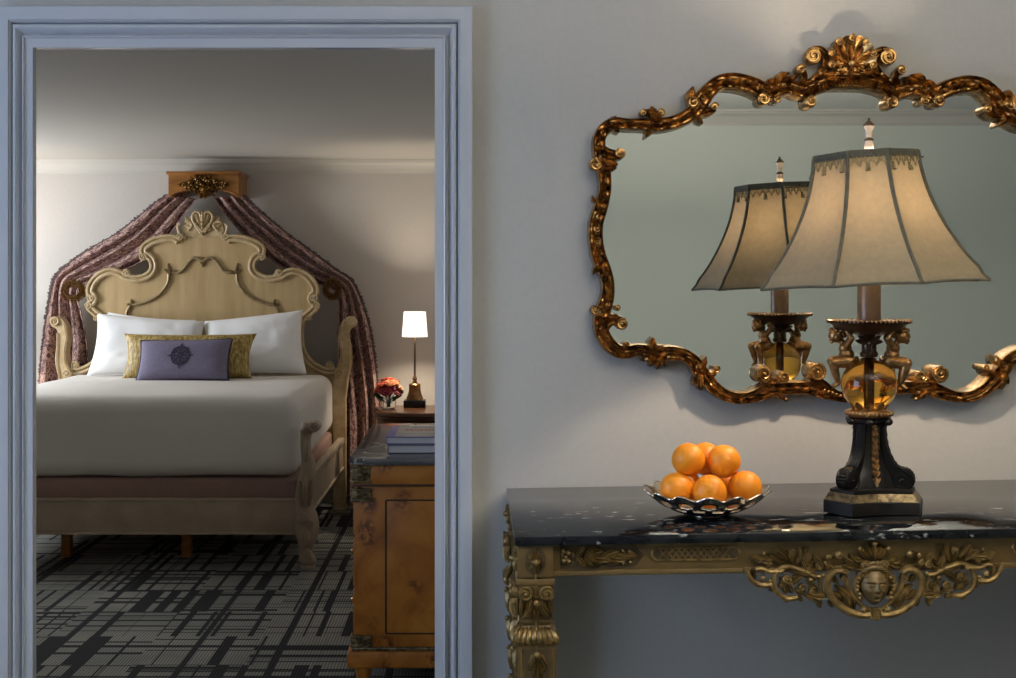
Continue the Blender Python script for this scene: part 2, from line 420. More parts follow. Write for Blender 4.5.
# ------------------------------------------------------------------ the setting
YF = 3.335                                           # lounge face of the wall with the doorway
sF = F/YF
DX0, DX1, DZ = (34.5-VX)/sF, (435-VX)/sF, ZC+(VY-48.5)/sF
YB = 8.15                                            # bedroom back wall
BX0, BX1, BZ = -3.8, .16, 2.232                      # bedroom left / right wall, ceiling
LX1, LY0, LZ = 4.6, -1.83, 2.60                      # lounge right wall, near wall, ceiling
R = .06                                              # rebate behind the jamb
w = MB()
w.box(WL-.2, DX0-R, YF, YF+.14, 0, LZ); w.box(DX1+R, LX1+.2, YF, YF+.14, 0, LZ); w.box(DX0-R, DX1+R, YF, YF+.14, DZ+R, LZ)
w.box(BX0-.1, WL-.2, YF+.02, YF+.14, 0, LZ)
struct(w.build('wall_front', M['wall'], smooth=0), 'grey painted wall holding the doorway and the mirror')
w = MB(); w.box(BX0-.1, LX1+.2, LY0-.1, YB+.1, -.05, 0); struct(w.build('floor', M['carpet'], smooth=0), 'charcoal carpet woven with pale grey broken blocks')
w = MB(); w.box(BX0-.1, BX1+.1, YF+.14, YB+.1, BZ, BZ+.05); struct(w.build('ceiling', M['ceil'], smooth=0), 'bedroom ceiling')
w = MB(); w.box(WL-.2, LX1+.2, LY0-.1, YF, LZ, LZ+.05); struct(w.build('ceiling_lounge', M['ceil2'], smooth=0))
w = MB(); w.box(BX0-.1, BX1+.1, YB, YB+.1, 0, BZ); struct(w.build('wall_back', M['wall_bed'], smooth=0), 'warm grey bedroom wall behind the bed')
w = MB(); w.box(BX1, BX1+.1, YF+.14, YB, 0, BZ); struct(w.build('wall_right', M['wall_bed'], smooth=0))
w = MB()
wy0, wy1, wz0, wz1 = 6.4, 7.6, .9, 2.0
w.box(BX0-.1, BX0, YF+.14, wy0, 0, BZ); w.box(BX0-.1, BX0, wy1, YB, 0, BZ); w.box(BX0-.1, BX0, wy0, wy1, 0, wz0); w.box(BX0-.1, BX0, wy0, wy1, wz1, BZ)
struct(w.build('wall_left', M['wall_bed'], smooth=0))
w = MB(); w.box(WL-.2, LX1+.2, LY0-.1, LY0, 0, LZ); struct(w.build('wall_near', M['near'], smooth=0), 'sage grey wall seen reflected in the mirror')
w = MB(); w.box(LX1, LX1+.1, LY0, YF, 0, LZ); struct(w.build('wall_lounge_right', M['wall'], smooth=0))
ly0, ly1, lz0, lz1 = .9, 2.5, .55, 2.15
w = MB(); w.box(WL-.1, WL, LY0, ly0, 0, LZ); w.box(WL-.1, WL, ly1, YF, 0, LZ); w.box(WL-.1, WL, ly0, ly1, 0, lz0); w.box(WL-.1, WL, ly0, ly1, lz1, LZ)
struct(w.build('wall_lounge_left', M['wall'], smooth=0))
def window(name, x, y0, y1, z0, z1):
    r = MB(); t = .05
    for a in ((y0, y0+t, z0, z1), (y1-t, y1, z0, z1), (y0+t, y1-t, z0, z0+t), (y0+t, y1-t, z1-t, z1)): r.box(x-.04, x+.015, *a)
    o = struct(r.build(name, M['trim'], smooth=0))
    return o
window('window_1', WL, ly0, ly1, lz0, lz1); window('window_2', BX0, wy0, wy1, wz0, wz1)

# crown mouldings
def crown(name, p0, p1, nrm, z, size, label=None):   # p0 -> p1 along the wall, nrm into the room
    prof = [(0, 0), (.0, -1.0), (.1, -1.0), (.13, -.88), (.2, -.86), (.24, -.7), (.42, -.42), (.7, -.26), (.74, -.16), (.86, -.14), (.9, 0)]
    w = MB(); n = Vector((*nrm, 0)); b = len(w.v); k = len(prof)
    for p in (p0, p1):
        for a, h in prof: w.v.append(Vector((p[0], p[1], z+h*size))+n*a*size)
    for j in range(k): w.f.append((b+j, b+(j+1) % k, b+k+(j+1) % k, b+k+j))
    w.f += [tuple(b+j for j in range(k)), tuple(b+k+j for j in range(k))]
    return struct(w.build(name, M['crown'], smooth=25), label)
crown('trim_1', (BX0, YB), (BX1, YB), (0, -1), BZ, .088, 'white crown moulding above the bed')
crown('trim_2', (WL, LY0), (LX1, LY0), (0, 1), LZ, .10, 'white crown moulding reflected in the mirror')
w = MB(); w.box(BX0, BX1, YB-.018, YB, 0, .11); struct(w.build('baseboard_back', M['crown'], smooth=0))

# door casing swept round the opening
prof = [(0, .0), (0, .011), (.022, .014), (.0245, .019), (.027, .020), (.029, .0175), (.031, .007), (.036, .004), (.040, .008), (.044, .017), (.048, .0205), (.052, .0215), (.056, .020),
        (.059, .012), (.0605, .010), (.062, .022), (.0640, .0245), (.0655, .0235), (.0665, .027), (.069, .028), (.098, .029), (.101, .026), (.101, 0)]
w = MB(); k = len(prof)
for (cx, cz, ox, oz) in ((DX0, 0, -.87, 0), (DX0, DZ, -.87, 1.05), (DX1, DZ, 1, 1.05), (DX1, 0, 1, 0)):
    for d, h in prof: w.v.append(Vector((cx+ox*d, YF-h*1.3, cz+oz*d)))
for i in range(3):
    for j in range(k-1): w.f.append((i*k+j, i*k+j+1, (i+1)*k+j+1, (i+1)*k+j))
t = .014                                              # jamb lining
w.box(DX0-R, DX0, YF, YF+t, 0, DZ+R); w.box(DX1, DX1+R, YF, YF+t, 0, DZ+R); w.box(DX0, DX1, YF, YF+t, DZ, DZ+R)
struct(w.build('trim_3', M['trim'], smooth=30), 'pale blue-white moulded door casing round the bedroom doorway')

# ------------------------------------------------------------------ wall mirror
YM = 3.298                                            # front plane of the frame used for tracing
CXM = 850.5
def mp(x, y): p = P(x, y, YM); return p.x, p.z
sM = F/YM
chain = [(850.5,82,7.4),(832,82.6,7.4),(818.7,85.5,7.4),(808,91,7.5),(799,90.5,8),(790,87.5,7.5),(780,88.5,8),(772,91,8.5),(763,91,9),(755,87,9),(745.6,83.7,9),(733,81.4,9),(719.4,82.8,8),(709,90.7,8.2),
 (702,100,9),(697,108,9),(688.7,115.4,7.6),(675,122,7),(657,125,7),(639,124.5,6.2),(627,124.5,6),(615.5,123.5,6.4),(605.4,128.4,6.9),(599.5,138,6.7),(599,148,7),(600.5,157,7.5),(602.5,166,7.5),
 (604.4,176,7),(605,186.6,6.6),(603.6,197,6.8),(600,210,7.5),(596.3,222,7.6),(595.5,234,7.6),(596.5,245.6,7.6),(599,257,7.8),(603.6,269,7.6),(607.3,280,6.8),(608,291,6.8),(606.6,300,7.5),
 (603.5,310,8),(601,321,8),(602,332.6,7.7),(608,343,7.7),(617,350.5,7.5),(627,352,7),(637,349.8,6.6),(649,351.5,7.2),(658.5,354,8),(670,353,8),(682,354.5,7.2),(692.8,361,7.2),(699,370,8),
 (708,381.5,7.6),(719.3,392,6.8),(733,397.5,6.3),(747.3,397.5,6.2),(761,393,7.5),(770,390,8),(779,389,7.5),(793.4,388,6.9),(804,388,7),(815,389.5,7.5),(827,393.5,6.5),(839.5,396.7,5.4),(850.5,398,5.2)]
def tilt(o, start=0):                                 # right half of the hand-carved frame is a touch smaller
    xc = mp(CXM, 0)[0]
    for i in range(start, len(o.v)):
        p = o.v[i]; q = min(max((p.x-xc)/(120/sM), 0), 1.35)
        o.v[i] = Vector((p.x, p.y, ZC+(p.z-ZC)*(1-.013*q)))
xc = mp(CXM, 0)[0]
half = cat([(*mp(x, y), h/sM) for x, y, h in chain], 7)
fprof = [(-1, 0), (-1.0, .55), (-.95, .82), (-.84, .94), (-.72, .84), (-.6, .58), (-.42, .56), (-.22, .82), (0, .96), (.22, .82), (.42, .56), (.6, .58), (.72, .84), (.84, .94), (.95, .80), (1.0, .5), (1, 0)]
DEP = .050; Y0 = 3.330
def carve(L, a):                                      # acanthus-like diagonal gouges along the rail
    e = max(0, 1-abs(a)*1.6)
    return 1+e*.34*math.sin(L*190+a*5.5)*(.6+.4*math.sin(L*37))+.03*math.sin(L*420+a*9)
root = tag(empty('wall_mirror', (xc, Y0, mp(0, 250)[1])), 'large gilded rococo wall mirror with shell crest on grey wall', 'mirror')
inv = Matrix.Translation(-root.location)
def place(mb, name, mt, parent, smooth=40, rt=None):
    mb.xform(Matrix.Translation(-(rt or root).location)); return mb.build(name, mt, parent, smooth)
fr = MB(); fr.strip(half, fprof, Y0, DEP, carve, cap=False)
def V(mb, x, y, r, d=1, a0=0, dep=DEP*1.12, turns=1.7, body=True):
    X_, Z_ = mp(x, y); mb.volute(X_, Z_, r/sM, Y0, dep, d, a0, turns, body)
def Lf(mb, x0, y0, x1, y1, w_, h=.012, base=.022, bend=0, lobes=3):
    a, c = mp(x0, y0); b_, d = mp(x1, y1); n0 = len(mb.v); mb.leaf(a, c, b_, d, w_/sM, Y0-base, h, bend, lobes)
    # leaves rise from the frame body: carry their rims back to the wall plane
    for i in range(n0, len(mb.v)):
        if abs(mb.v[i].y-(Y0-base)) < 1e-7: mb.v[i].y = Y0
def Tb(mb, pts, r0, r1, base=.03):
    q = cat([(*mp(x, y), base) for x, y in pts], 6); n = len(q)
    mb.strip([(p[0], p[1], (r0+(r1-r0)*i/(n-1))/sM) for i, p in enumerate(q)], fprof, Y0, base, None)
def B(mb, x, y, r, base=.03): X_, Z_ = mp(x, y); mb.ball((X_, Y0-base, Z_), (r/sM, base, r/sM) if base < .02 else r/sM, 9, 6)
# left volutes, curls and leaves
V(fr, 595.4, 164.4, 7, -1, 1.2); Tb(fr, [(602,150), (608,153.5), (615,155), (620,154)], 5.8, 5.4, .046); V(fr, 620.5, 153.5, 5.6, 1, 2.0, turns=1.2)
Lf(fr, 603, 163, 618, 165, 5, .022, .034); Lf(fr, 601, 168, 617, 168, 4.6, .02, .03)
Lf(fr, 612, 124, 619, 133, 3.2, .018, .03); Lf(fr, 604, 123, 617, 115.5, 2.2, .012, .024)
Lf(fr, 652, 122, 645, 138, 3.8, .02, .03, .1); Lf(fr, 656, 121, 651, 106, 5, .018, .03); Lf(fr, 656, 120, 641, 111, 4, .016, .028, -.2); Lf(fr, 658, 120, 664, 110, 4, .016, .028, .2); V(fr, 643, 112.5, 3.6, 1, 0, turns=1.2); V(fr, 661, 113, 4, -1, 2, turns=1.2)
Lf(fr, 600, 203, 592, 195, 2.6, .014, .024, .2); Lf(fr, 603, 214, 598, 196, 2.8, .012, .03, .15)
V(fr, 597, 229, 4.4, 1, 1, DEP*1.1, 1.4, False); V(fr, 598, 241, 4.4, -1, 4, DEP*1.1, 1.4, False)
Lf(fr, 602, 266, 593, 275, 3.2, .016, .026, -.2); Lf(fr, 605, 283, 606, 304, 3.6, .014, .034, .1); Lf(fr, 600, 262, 606, 283, 3.4, .013, .034, .1)
V(fr, 595.5, 310.5, 6, 1, -1); V(fr, 617.5, 308, 3.2, -1, 2, turns=1.2); Tb(fr, [(603,328), (608,322), (614,319.5), (620,322)], 6.2, 6.0, .046); V(fr, 622, 324, 6.3, 1, 1, turns=1.4)
Lf(fr, 624, 351, 629, 341.5, 4, .016, .028, .1); Lf(fr, 615, 351, 627, 358, 2.8, .012, .03)
Lf(fr, 651, 352, 653, 337, 5, .018, .03); Lf(fr, 652, 354, 664, 345, 4, .016, .03, .1)
for x1, y1 in ((641,361), (649,367), (657,370), (665,367), (672,360)): Lf(fr, 656, 354, x1, y1, 3.6, .016, .03, .05)
B(fr, 646, 359, 2.6, .046); B(fr, 668, 357, 2.6, .046)
V(fr, 699, 367, 4.4, 1, 0, turns=1.3); Lf(fr, 700, 372, 706, 356, 4, .018, .03); Lf(fr, 704, 374, 718, 368, 4, .018, .03, -.2); V(fr, 716, 369, 3.8, -1, 1, turns=1.2); Lf(fr, 699, 372, 700, 391, 5.4, .018, .032)
Lf(fr, 697, 374, 693, 386, 3, .014, .03)
V(fr, 763, 374, 9, -1, -1.2, DEP*1.3); Tb(fr, [(747,396), (758,392), (767,386), (771,378)], 4, 4, .05); V(fr, 782, 377, 6.4, 1, 3.6, DEP*1.25); Tb(fr, [(795,388), (785,387), (778,382)], 4, 3.5, .05)
Lf(fr, 772, 387, 786, 400, 3.8, .016, .034, -.1); B(fr, 785.5, 399.5, 2.4, .036); Lf(fr, 780, 390, 742, 402, 3.2, .01, .034, .05)
V(fr, 815.5, 372, 9.4, -1, 1.5, DEP*1.3); Tb(fr, [(846,398), (832,392), (822,384), (811,377)], 4.2, 5, .052)
for i in range(7): B(fr, 823+i*3.9, 389.5+i*1.4, 1.6, .05)
Lf(fr, 812, 388, 795, 391, 3, .012, .034)
# top left arch
V(fr, 693, 103, 6.4, 1, 0); Lf(fr, 694, 106, 693, 86, 5.5, .018, .028, .15); Tb(fr, [(700,112), (708,112), (714,108)], 4.6, 4.2, .04); V(fr, 714, 106.5, 4.2, 1, 0, turns=1.2); Lf(fr, 694, 114, 703, 124, 3.4, .016, .028)
for i in range(5): Lf(fr, 714+i*9, 84.5-abs(i-2)*-1.2, 724+i*8.4, 78.5+abs(i-2.2)*1.3, 2.8, .012, .036)
V(fr, 763, 99.5, 6.6, -1, 1.8, DEP*1.2); V(fr, 777, 99, 4.6, 1, 1.2, DEP*1.1); Lf(fr, 765, 84, 776, 78, 3.2, .014, .028)
Lf(fr, 775, 84, 790, 73, 4.6, .016, .03, .15); Lf(fr, 782, 82, 798, 76, 3.6, .016, .03); V(fr, 800, 69, 5, 1, 0, turns=1.4); Tb(fr, [(802,84), (805,77), (803,70)], 3, 3, .036)
V(fr, 810, 102, 6, 1, 1.2, DEP*1.25); Tb(fr, [(819,86), (812,91), (806,98)], 4, 4, .05)
for i in range(13):                                   # bead and gouge row in the centre arch
    t = i/12; Lf(fr, 818+33*t, 89-6*math.sin(PI/2*t), 819.5+33*t, 82-6*math.sin(PI/2*t)+1.2, 1.3, .008, .042, 0, 1)
# mirrored half
fr.mirror_x(xc); tilt(fr)
place(fr, 'frame', M['copper'], root)
cr = MB()                                             # shell crest
sx_, sz_ = mp(850.5, 66)
def shell(u, v):                                       # fluted fan
    th = math.radians(-14+208*u); fl = abs(math.cos(math.radians(104)*0+7*PI*(u)))
    Rr = (22+7.5*math.sin(th))/sM*(1-.10*(1-fl)*v)
    h = .046+.016*v*v+.016*fl*v-.012*math.sin(PI*v)
    return (sx_+Rr*v*math.cos(th), Y0-h, sz_+Rr*v*math.sin(th))
def shellb(u, v):
    p = shell(u, 1); return (p[0], p[1]+(Y0-.012-p[1])*v, p[2])
cr.grid(shell, 98, 14); cr.grid(shellb, 98, 3)
pb = [(806,86), (813,80), (822,77), (832,73), (838,68), (850.5,66)]
pts = [mp(x, y) for x, y in pb]+[mp(850.5, 79)]
pts = [mp(x, y) for x, y in pb]; pts = pts+[(2*xc-x, z) for x, z in reversed(pts[:-1])]
cr.poly(pts, Y0-.046, Y0)
Tb(cr, [(812,81), (830,76.5), (850.5,75), (871,76.5), (889,81)], 2.2, 2.2, .060)
Tb(cr, [(807,100), (811,92.5), (820,87.5), (834,84.2), (850.5,83), (867,84.2), (881,87.5), (890,92.5), (894,100)], 5.6, 5.6, .062)
for i in range(19):
    t = (i-9)/9; xx = 850.5+t*33; yy = 83.5+5*t*t; Lf(cr, xx-1.2*t, yy+3.2, xx+1.2*t, yy-3.2, 1.3, .008, .062, 0, 1)
for s_ in (-1, 1):
    for a_ in ((842,75,824,78.5,3), (836,72,822,74.5,2.6), (846,72,838,71,2.4), (848,79,834,79,2)): Lf(cr, 850.5+s_*(850.5-a_[0]), a_[1], 850.5+s_*(850.5-a_[2]), a_[3], a_[4], .012, .046, .1)
for s_ in (-1, 1): V(cr, 850.5+s_*40.5, 102, 6.6, -s_, 1.4 if s_ > 0 else 1.7, .076)
for k_ in range(7):                                    # curled lip at the end of every flute
    u = (k_+.5)/7; th = math.radians(-14+208*u); Rr = (22+7.5*math.sin(th))*.93
    V(cr, 850.5+Rr*math.cos(th), 66-Rr*math.sin(th), 3.9, 1 if k_ < 3 else -1, th, .096, 1.1)
    Lf(cr, 850.5+4*math.cos(th), 66-4*math.sin(th), 850.5+Rr*.85*math.cos(th), 66-Rr*.85*math.sin(th), 2.2, .010, .050, 0, 1)
for x, d in ((840, 1), (861, -1)): V(cr, x, 66.5, 6.6, d, 1.4, .066)
B(cr, 850.5, 64.5, 4, .062); Lf(cr, 850.5, 78, 850.5, 62, 3.2, .016, .052)
n0, f0 = len(cr.v), len(cr.f)
Tb(cr, [(808,84), (817,78), (824.6,69), (826.5,58), (821,50.5), (814,50)], 4.6, 4.6, .052); V(cr, 813, 56, 8.8, 1, .9, .068)
Tb(cr, [(806,86), (815,83), (826,77)], 3, 2.5, .056)
for p in ((812,80), (820,74)): B(cr, *p, 2, .056)
cr.mirror_x(xc, n0, f0); tilt(cr)
for i in range(len(cr.v)): cr.v[i].y = Y0+(cr.v[i].y-Y0)*.74
place(cr, 'crest', M['copper'], root)
out = [(x, z) for x, z, h in half]
outl = out+[(2*xc-x, z) for x, z in reversed(out[1:-1])]
gl = MB(); gl.poly(outl, Y0-.006, Y0-.002); tilt(gl); place(gl, 'mirror_glass', M['mirror'], root, 0)
bk = MB(); bk.poly(outl, Y0-.001, YF-.0005); tilt(bk); place(bk, 'backboard', M['bronze'], root, 0)

# ------------------------------------------------------------------ console table
TX0, TYF, TYB, TZ = .1107, 2.66, 3.318, .859
RA = math.radians(1.0); TL = 1.553; TH = .020
def ttop(X_): return TZ+(X_-.0957)*math.tan(RA)         # height of the marble at world X
tb = tag(empty('console_table', (TX0, TYF, 0), (0, -RA, 0)), 'gilded console table with black marble top and carved mask apron', 'table')
def tl(x, y, Y=2.655):                                # photograph point -> table local x, z
    p = P(x, y, Y); dx, dz = p.x-TX0, p.z
    return dx*math.cos(RA)+dz*math.sin(RA), -dx*math.sin(RA)+dz*math.cos(RA)
ZT = TZ-TH
LEGW = .076
w = MB(); w.box(0, TL, 0, TYB-TYF, ZT, TZ, .003); w.build('tabletop', M['marble'], tb)
w = MB()
AY = .030                                              # apron face behind the marble edge
w.box(.08, TL-.08, AY, AY+.025, ZT-.062, ZT, .001); w.box(.08, TL-.08, AY-.006, AY+.02, ZT-.071, ZT-.059, .003)
for x in (.022, TL-.047): w.box(x, x+.025, .07, TYB-TYF-.09, ZT-.066, ZT, .001)
w.box(.08, TL-.08, TYB-TYF-.05, TYB-TYF-.03, ZT-.066, ZT, .001)
w.build('apron', M['giltpl'], tb)
# acanthus run beside each leg and pierced oval lattice
def apron_carving(flip):
    w = MB(); y0 = AY+.001
    x0 = tl(562, 0)[0]; zc = (ZT-.031)
    def q(px, py): a = tl(px, py); return a[0], a[1]
    for px, py in ((564.5,554), (570,565), (570,556), (565,564)): a = q(px, py); w.ball((a[0], y0-.004, a[1]), (.0072, .010, .0072), 9, 6)
    a = q(567.5, 560); w.volute(a[0], a[1], .018, y0, .008, 1, 0, 1.0, False)
    for (bx, by, tx, ty, wd_) in ((578,560,586,550,2.6), (578,560,587,570,2.6), (586,560,598,550,2.8), (586,560,598,570,2.8), (590,560,606,554,3.2), (590,560,606,566,3.2), (596,560,614,560,4), (606,560,622,554,3.4), (606,560,622,566,3.4), (612,560,631,560,4), (622,560,641,559.5,3.0)):
        a, c = q(bx, by), q(tx, ty); w.leaf(a[0], a[1], c[0], c[1], wd_/470*1.55, y0, .016, .06 if ty < 560 else -.06)
    for px, py in ((582,567), (625,553.5), (625,566.5), (632,554.5), (632,565)): a = q(px, py); w.ball((a[0], y0-.004, a[1]), (.005, .008, .005), 8, 6)
    if flip: w.xform(Matrix.Translation((TL, 0, 0)) @ Matrix.Diagonal((-1, 1, 1, 1)))
    w.build('acanthus_carving', M['gilt'], tb)
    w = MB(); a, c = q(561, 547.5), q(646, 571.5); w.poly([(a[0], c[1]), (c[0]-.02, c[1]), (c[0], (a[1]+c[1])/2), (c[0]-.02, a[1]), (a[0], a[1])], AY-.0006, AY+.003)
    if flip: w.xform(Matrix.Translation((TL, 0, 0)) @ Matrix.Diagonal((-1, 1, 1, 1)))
    w.build('carving_shade_plate', M['recess_shade'], tb, 0)  # dark plate paints the shade behind the acanthus leaves
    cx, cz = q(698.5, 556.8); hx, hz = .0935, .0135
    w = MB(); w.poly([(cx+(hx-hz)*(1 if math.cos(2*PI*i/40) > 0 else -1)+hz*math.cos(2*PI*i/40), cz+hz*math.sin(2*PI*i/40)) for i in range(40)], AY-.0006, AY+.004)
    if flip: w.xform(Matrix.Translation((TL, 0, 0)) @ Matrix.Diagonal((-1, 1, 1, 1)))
    w.build('lattice_shade_plate', M['recess_shade'], tb); w = MB()  # dark plate paints the shade inside the oval
    pts = []
    for i in range(48):
        a_ = 2*PI*i/48; c, s_ = math.cos(a_), math.sin(a_)
        pts.append((cx+(hx-hz)*(1 if c > 0 else -1)*(1 if abs(c) > 1e-6 else 0)+hz*c, AY-.002, cz+hz*s_))
    w.tube(pts, .0028, 6, True)
    for i in range(-9, 20):
        for sg in (1, -1):
            xa = cx-hx+i*.0135; zs = (-hz, hz) if sg > 0 else (hz, -hz)
            p0, p1 = Vector((xa, AY-.0018, cz+zs[0])), Vector((xa+.020, AY-.0018, cz+zs[1]))
            if p0.x > cx-hx+.006 and p1.x < cx+hx-.006: w.tube([p0, p1], .0019, 5)
    if flip: w.xform(Matrix.Translation((TL, 0, 0)) @ Matrix.Diagonal((-1, 1, 1, 1)))
    w.build('oval_lattice', M['gilt'], tb)
apron_carving(False); apron_carving(True)
def leg_face(w):                                      # carving of one leg face: x across (0 centre), plane y=0, out -y
    for i in range(10):
        a_ = 2*PI*i/10; w.leaf(0, ZT-.035, .017*math.cos(a_), ZT-.035+.028*math.sin(a_), .0062, .001, .008, .08, 1)
    for s_ in (-1, 1):
        w.ball((s_*.004, -.006, ZT-.035), .006, 8, 6)
    w.ball((0, -.008, ZT-.035), (.0075, .008, .0075), 10, 7)
    for s_ in (-1, 1):                                # capital volutes, stalks and side leaves
        w.volute(s_*.0225, ZT-.102, .0165, .0, .017, s_, PI/2-s_*.5)
        w.leaf(s_*.012, ZT-.112, s_*.032, ZT-.156, .011, .0, .015, -s_*.12); w.leaf(s_*.030, ZT-.112, s_*.033, ZT-.150, .006, .0, .014)
        w.leaf(s_*.008, ZT-.112, s_*.016, ZT-.15, .005, .0, .010)
    for s_ in (-1, 0, 1): w.tube([(s_*.006, -.004, ZT-.090), (s_*.005, -.005, ZT-.112)], .0028, 6)
    w.ball((0, -.006, ZT-.124), (.008, .009, .010), 10, 7); w.leaf(0, ZT-.128, 0, ZT-.160, .011, .0, .010)
    for i in range(8):                                # gadroons on the cushion
        t = (i-3.5)/3.5
        p = cat([(t*.026, .002, ZT-.177, .002), (t*.034, -.0075, ZT-.184, .0056), (t*.040, -.0135, ZT-.195, .0076), (t*.0415, -.0125, ZT-.205, .0064), (t*.041, -.008, ZT-.210, .003)], 4)
        w.tube([q[:3] for q in p], [q[3] for q in p], 8)
    w.tube([(0, .001, ZT-.005), (0, .001, ZT-.17), (0, -.006, ZT-.18), (0, -.010, ZT-.20), (0, .0, ZT-.215), (0, .0, ZT-.66)], .004, 6)
    for k_ in range(6):                               # husks down the pilaster panel
        z = ZT-.232-k_*.075; sc = 1-.05*k_
        for dx, L_ in ((-.021, .036), (.021, .036), (-.010, .050), (.010, .050), (0, .062)): w.leaf(0, z+.004, dx*sc, z-L_, .0095*sc, .001, .013)
        w.ball((0, -.010, z), .008*sc, 9, 6); w.ball((-.011*sc, -.003, z-.004), .004, 8, 6); w.ball((.011*sc, -.003, z-.004), .004, 8, 6)
def leg(cx, cy, ext, sx, sy):
    h = LEGW/2; w = MB()
    def sq(z0, r0, z1, r1):
        w.lathe([(r0*math.sqrt(2), z0), (r1*math.sqrt(2), z1)], (cx, cy, 0), 4, Matrix.Rotation(PI/4, 3, 'Z'))
    w.box(cx-h, cx+h, cy-h, cy+h, ZT-.070, ZT, .002)
    w.box(cx-.041, cx+.041, cy-.041, cy+.041, ZT-.086, ZT-.072, .002)
    sq(ZT-.160, .034, ZT-.086, .0375); sq(ZT-.166, .036, ZT-.160, .036); sq(ZT-.174, .030, ZT-.166, .033)
    for z0, r0, z1, r1 in ((-.182, .034, -.174, .030), (-.196, .0465, -.182, .034), (-.206, .0485, -.196, .0465), (-.211, .045, -.206, .0485)): sq(ZT+z0, r0, ZT+z1, r1)
    sq(.075, .026, ZT-.211, .0425); sq(.055, .036, .075, .030); sq(ext, .032, .055, .038)
    for s_ in (-1, 1):                                # raised edges of the panel on front and outer side
        w.tube([(cx+s_*.034, cy-.042, ZT-.22), (cx+s_*.020, cy-.027, .10)], .004, 5)
    o = w.build('leg', M['giltpl'], tb)
    c = MB(); f = MB(); leg_face(f)
    def taper(mb):
        for p in mb.v:
            if p.z < ZT-.215: p.y += (ZT-.215-p.z)*.0265; p.x *= 1-.45*(ZT-.215-p.z)/.6
            elif p.z < ZT-.16: p.y += .003
    taper(f)
    for ang in ([0, -PI/2*1] if sx < 0 else [0, PI/2]) if sy < 0 else ([-PI/2] if sx < 0 else [PI/2]):
        c.merge(f, Matrix.Translation((cx, cy, 0)) @ Matrix.Rotation(ang, 4, 'Z') @ Matrix.Translation((0, -h-.001, 0)))
    c.build('leg_carving', M['gilt'], o)
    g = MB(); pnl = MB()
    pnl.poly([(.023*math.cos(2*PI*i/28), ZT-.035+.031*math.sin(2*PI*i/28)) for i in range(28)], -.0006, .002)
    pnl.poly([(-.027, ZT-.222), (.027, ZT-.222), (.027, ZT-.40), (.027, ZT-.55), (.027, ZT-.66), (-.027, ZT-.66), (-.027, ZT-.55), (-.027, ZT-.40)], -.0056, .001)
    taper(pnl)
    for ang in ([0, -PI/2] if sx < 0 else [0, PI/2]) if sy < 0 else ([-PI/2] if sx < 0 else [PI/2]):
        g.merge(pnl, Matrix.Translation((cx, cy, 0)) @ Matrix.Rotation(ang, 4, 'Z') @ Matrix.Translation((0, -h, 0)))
    g.build('panel_shade_plate', M['recess_shade'], o, 0)  # dark plates paint the shade of the leg panels
xl, xr = .005+LEGW/2, TL-.005-LEGW/2; yf_, yb_ = .012+LEGW/2, TYB-TYF-.03-LEGW/2
for x, sx in ((xl, -1), (xr, 1)):
    for y, sy in ((yf_, -1), (yb_, 1)): leg(x, y, -x*math.tan(RA), sx, sy)
# mask cartouche
CXC = tl(877.5, 583)[0]
def cq(px, py): return tl(px, py)
cy0 = AY-.004; U = 1/470.8
w = MB()
def cl_(bx, by, tx, ty, wd_, h=.014, bend=0, y0=None, lobes=3):
    a, c = cq(bx, by), cq(tx, ty); w.leaf(a[0], a[1], c[0], c[1], wd_*U*1.35, cy0 if y0 is None else y0, h, bend, lobes)
def ct(pts, r0, r1, y=.008):
    q_ = cat([(cq(x, y_)[0], cy0-y, cq(x, y_)[1]) for x, y_ in pts], 6); n = len(q_)
    w.tube(q_, [1.3*(r0+(r1-r0)*i/(n-1))*U for i in range(n)], 8)
def cv(x, y, r, d=1, a0=0, dep=.018, turns=1.6, body=True): a = cq(x, y); w.volute(a[0], a[1], r*U, cy0, dep, d, a0, turns, body)
def cb(x, y, r, k=.010): a = cq(x, y); w.ball((a[0], cy0-k, a[1]), r*U, 9, 6)
ct([(873,617), (862,617), (850,613), (838,604), (831,593), (830.5,582), (835,575), (843,572.5), (850,575.5)], 3.2, 2.8, .012)
cv(847, 580, 4, -1, 1.2, .02, 1.2); cb(866, 612, 3.6, .014)
ct([(872,613), (864,607), (856,598), (850,588), (850,580)], 1.6, 2.4, .009)
cl_(853, 612, 838, 588, 4.6, .016, -.18); cl_(858, 612, 848, 594, 3.4, .014, -.15); cl_(846, 604, 835, 594, 3, .012)
ct([(861,578), (858,586), (860,594), (864,602)], 2.6, 2, .012)                      # hair strand beside the face
for i in range(6): cb(859+1.1*abs(i-2)-(.5 if i % 2 else -.6), 580+i*4, 2.1, .016)
ct([(800,600), (790,601), (780,595), (776,586), (778,576), (785,570), (795,569)], 2.4, 1.8, .008)
ct([(793,569), (806,573), (816,578), (826,579)], 2.2, 1.6, .010); cv(822, 569, 4.4, -1, 2.6, .016, 1.4)
cl_(790, 573, 818, 563, 3.4, .014, -.2); cl_(795, 572, 822, 568, 3.0, .014, -.25); cl_(800, 566, 803, 549, 3.2, .013, -.1); cl_(796, 565, 792, 553, 2.8, .012); cv(795, 556, 4, 1, 0, .014, 1.3)
cl_(790, 562, 775, 552, 3.6, .013, -.1); cl_(784, 566, 770, 556, 3.0, .013); cl_(776, 562, 752, 560, 3.8, .013, .06); cb(767, 556, 2.4); cb(764, 563.5, 2.4)
ct([(786,573), (772,574), (764,571), (758,572)], 2.2, 1.8, .008)
ct([(774,587), (762,587), (754,582), (749,574), (747.5,570)], 3, 1.6, .009); cb(765, 580, 3.4, .012); cb(772, 583, 2.2, .012); cl_(758, 584, 755, 571, 2, .012); cl_(770, 586, 773, 592, 2.2, .01)
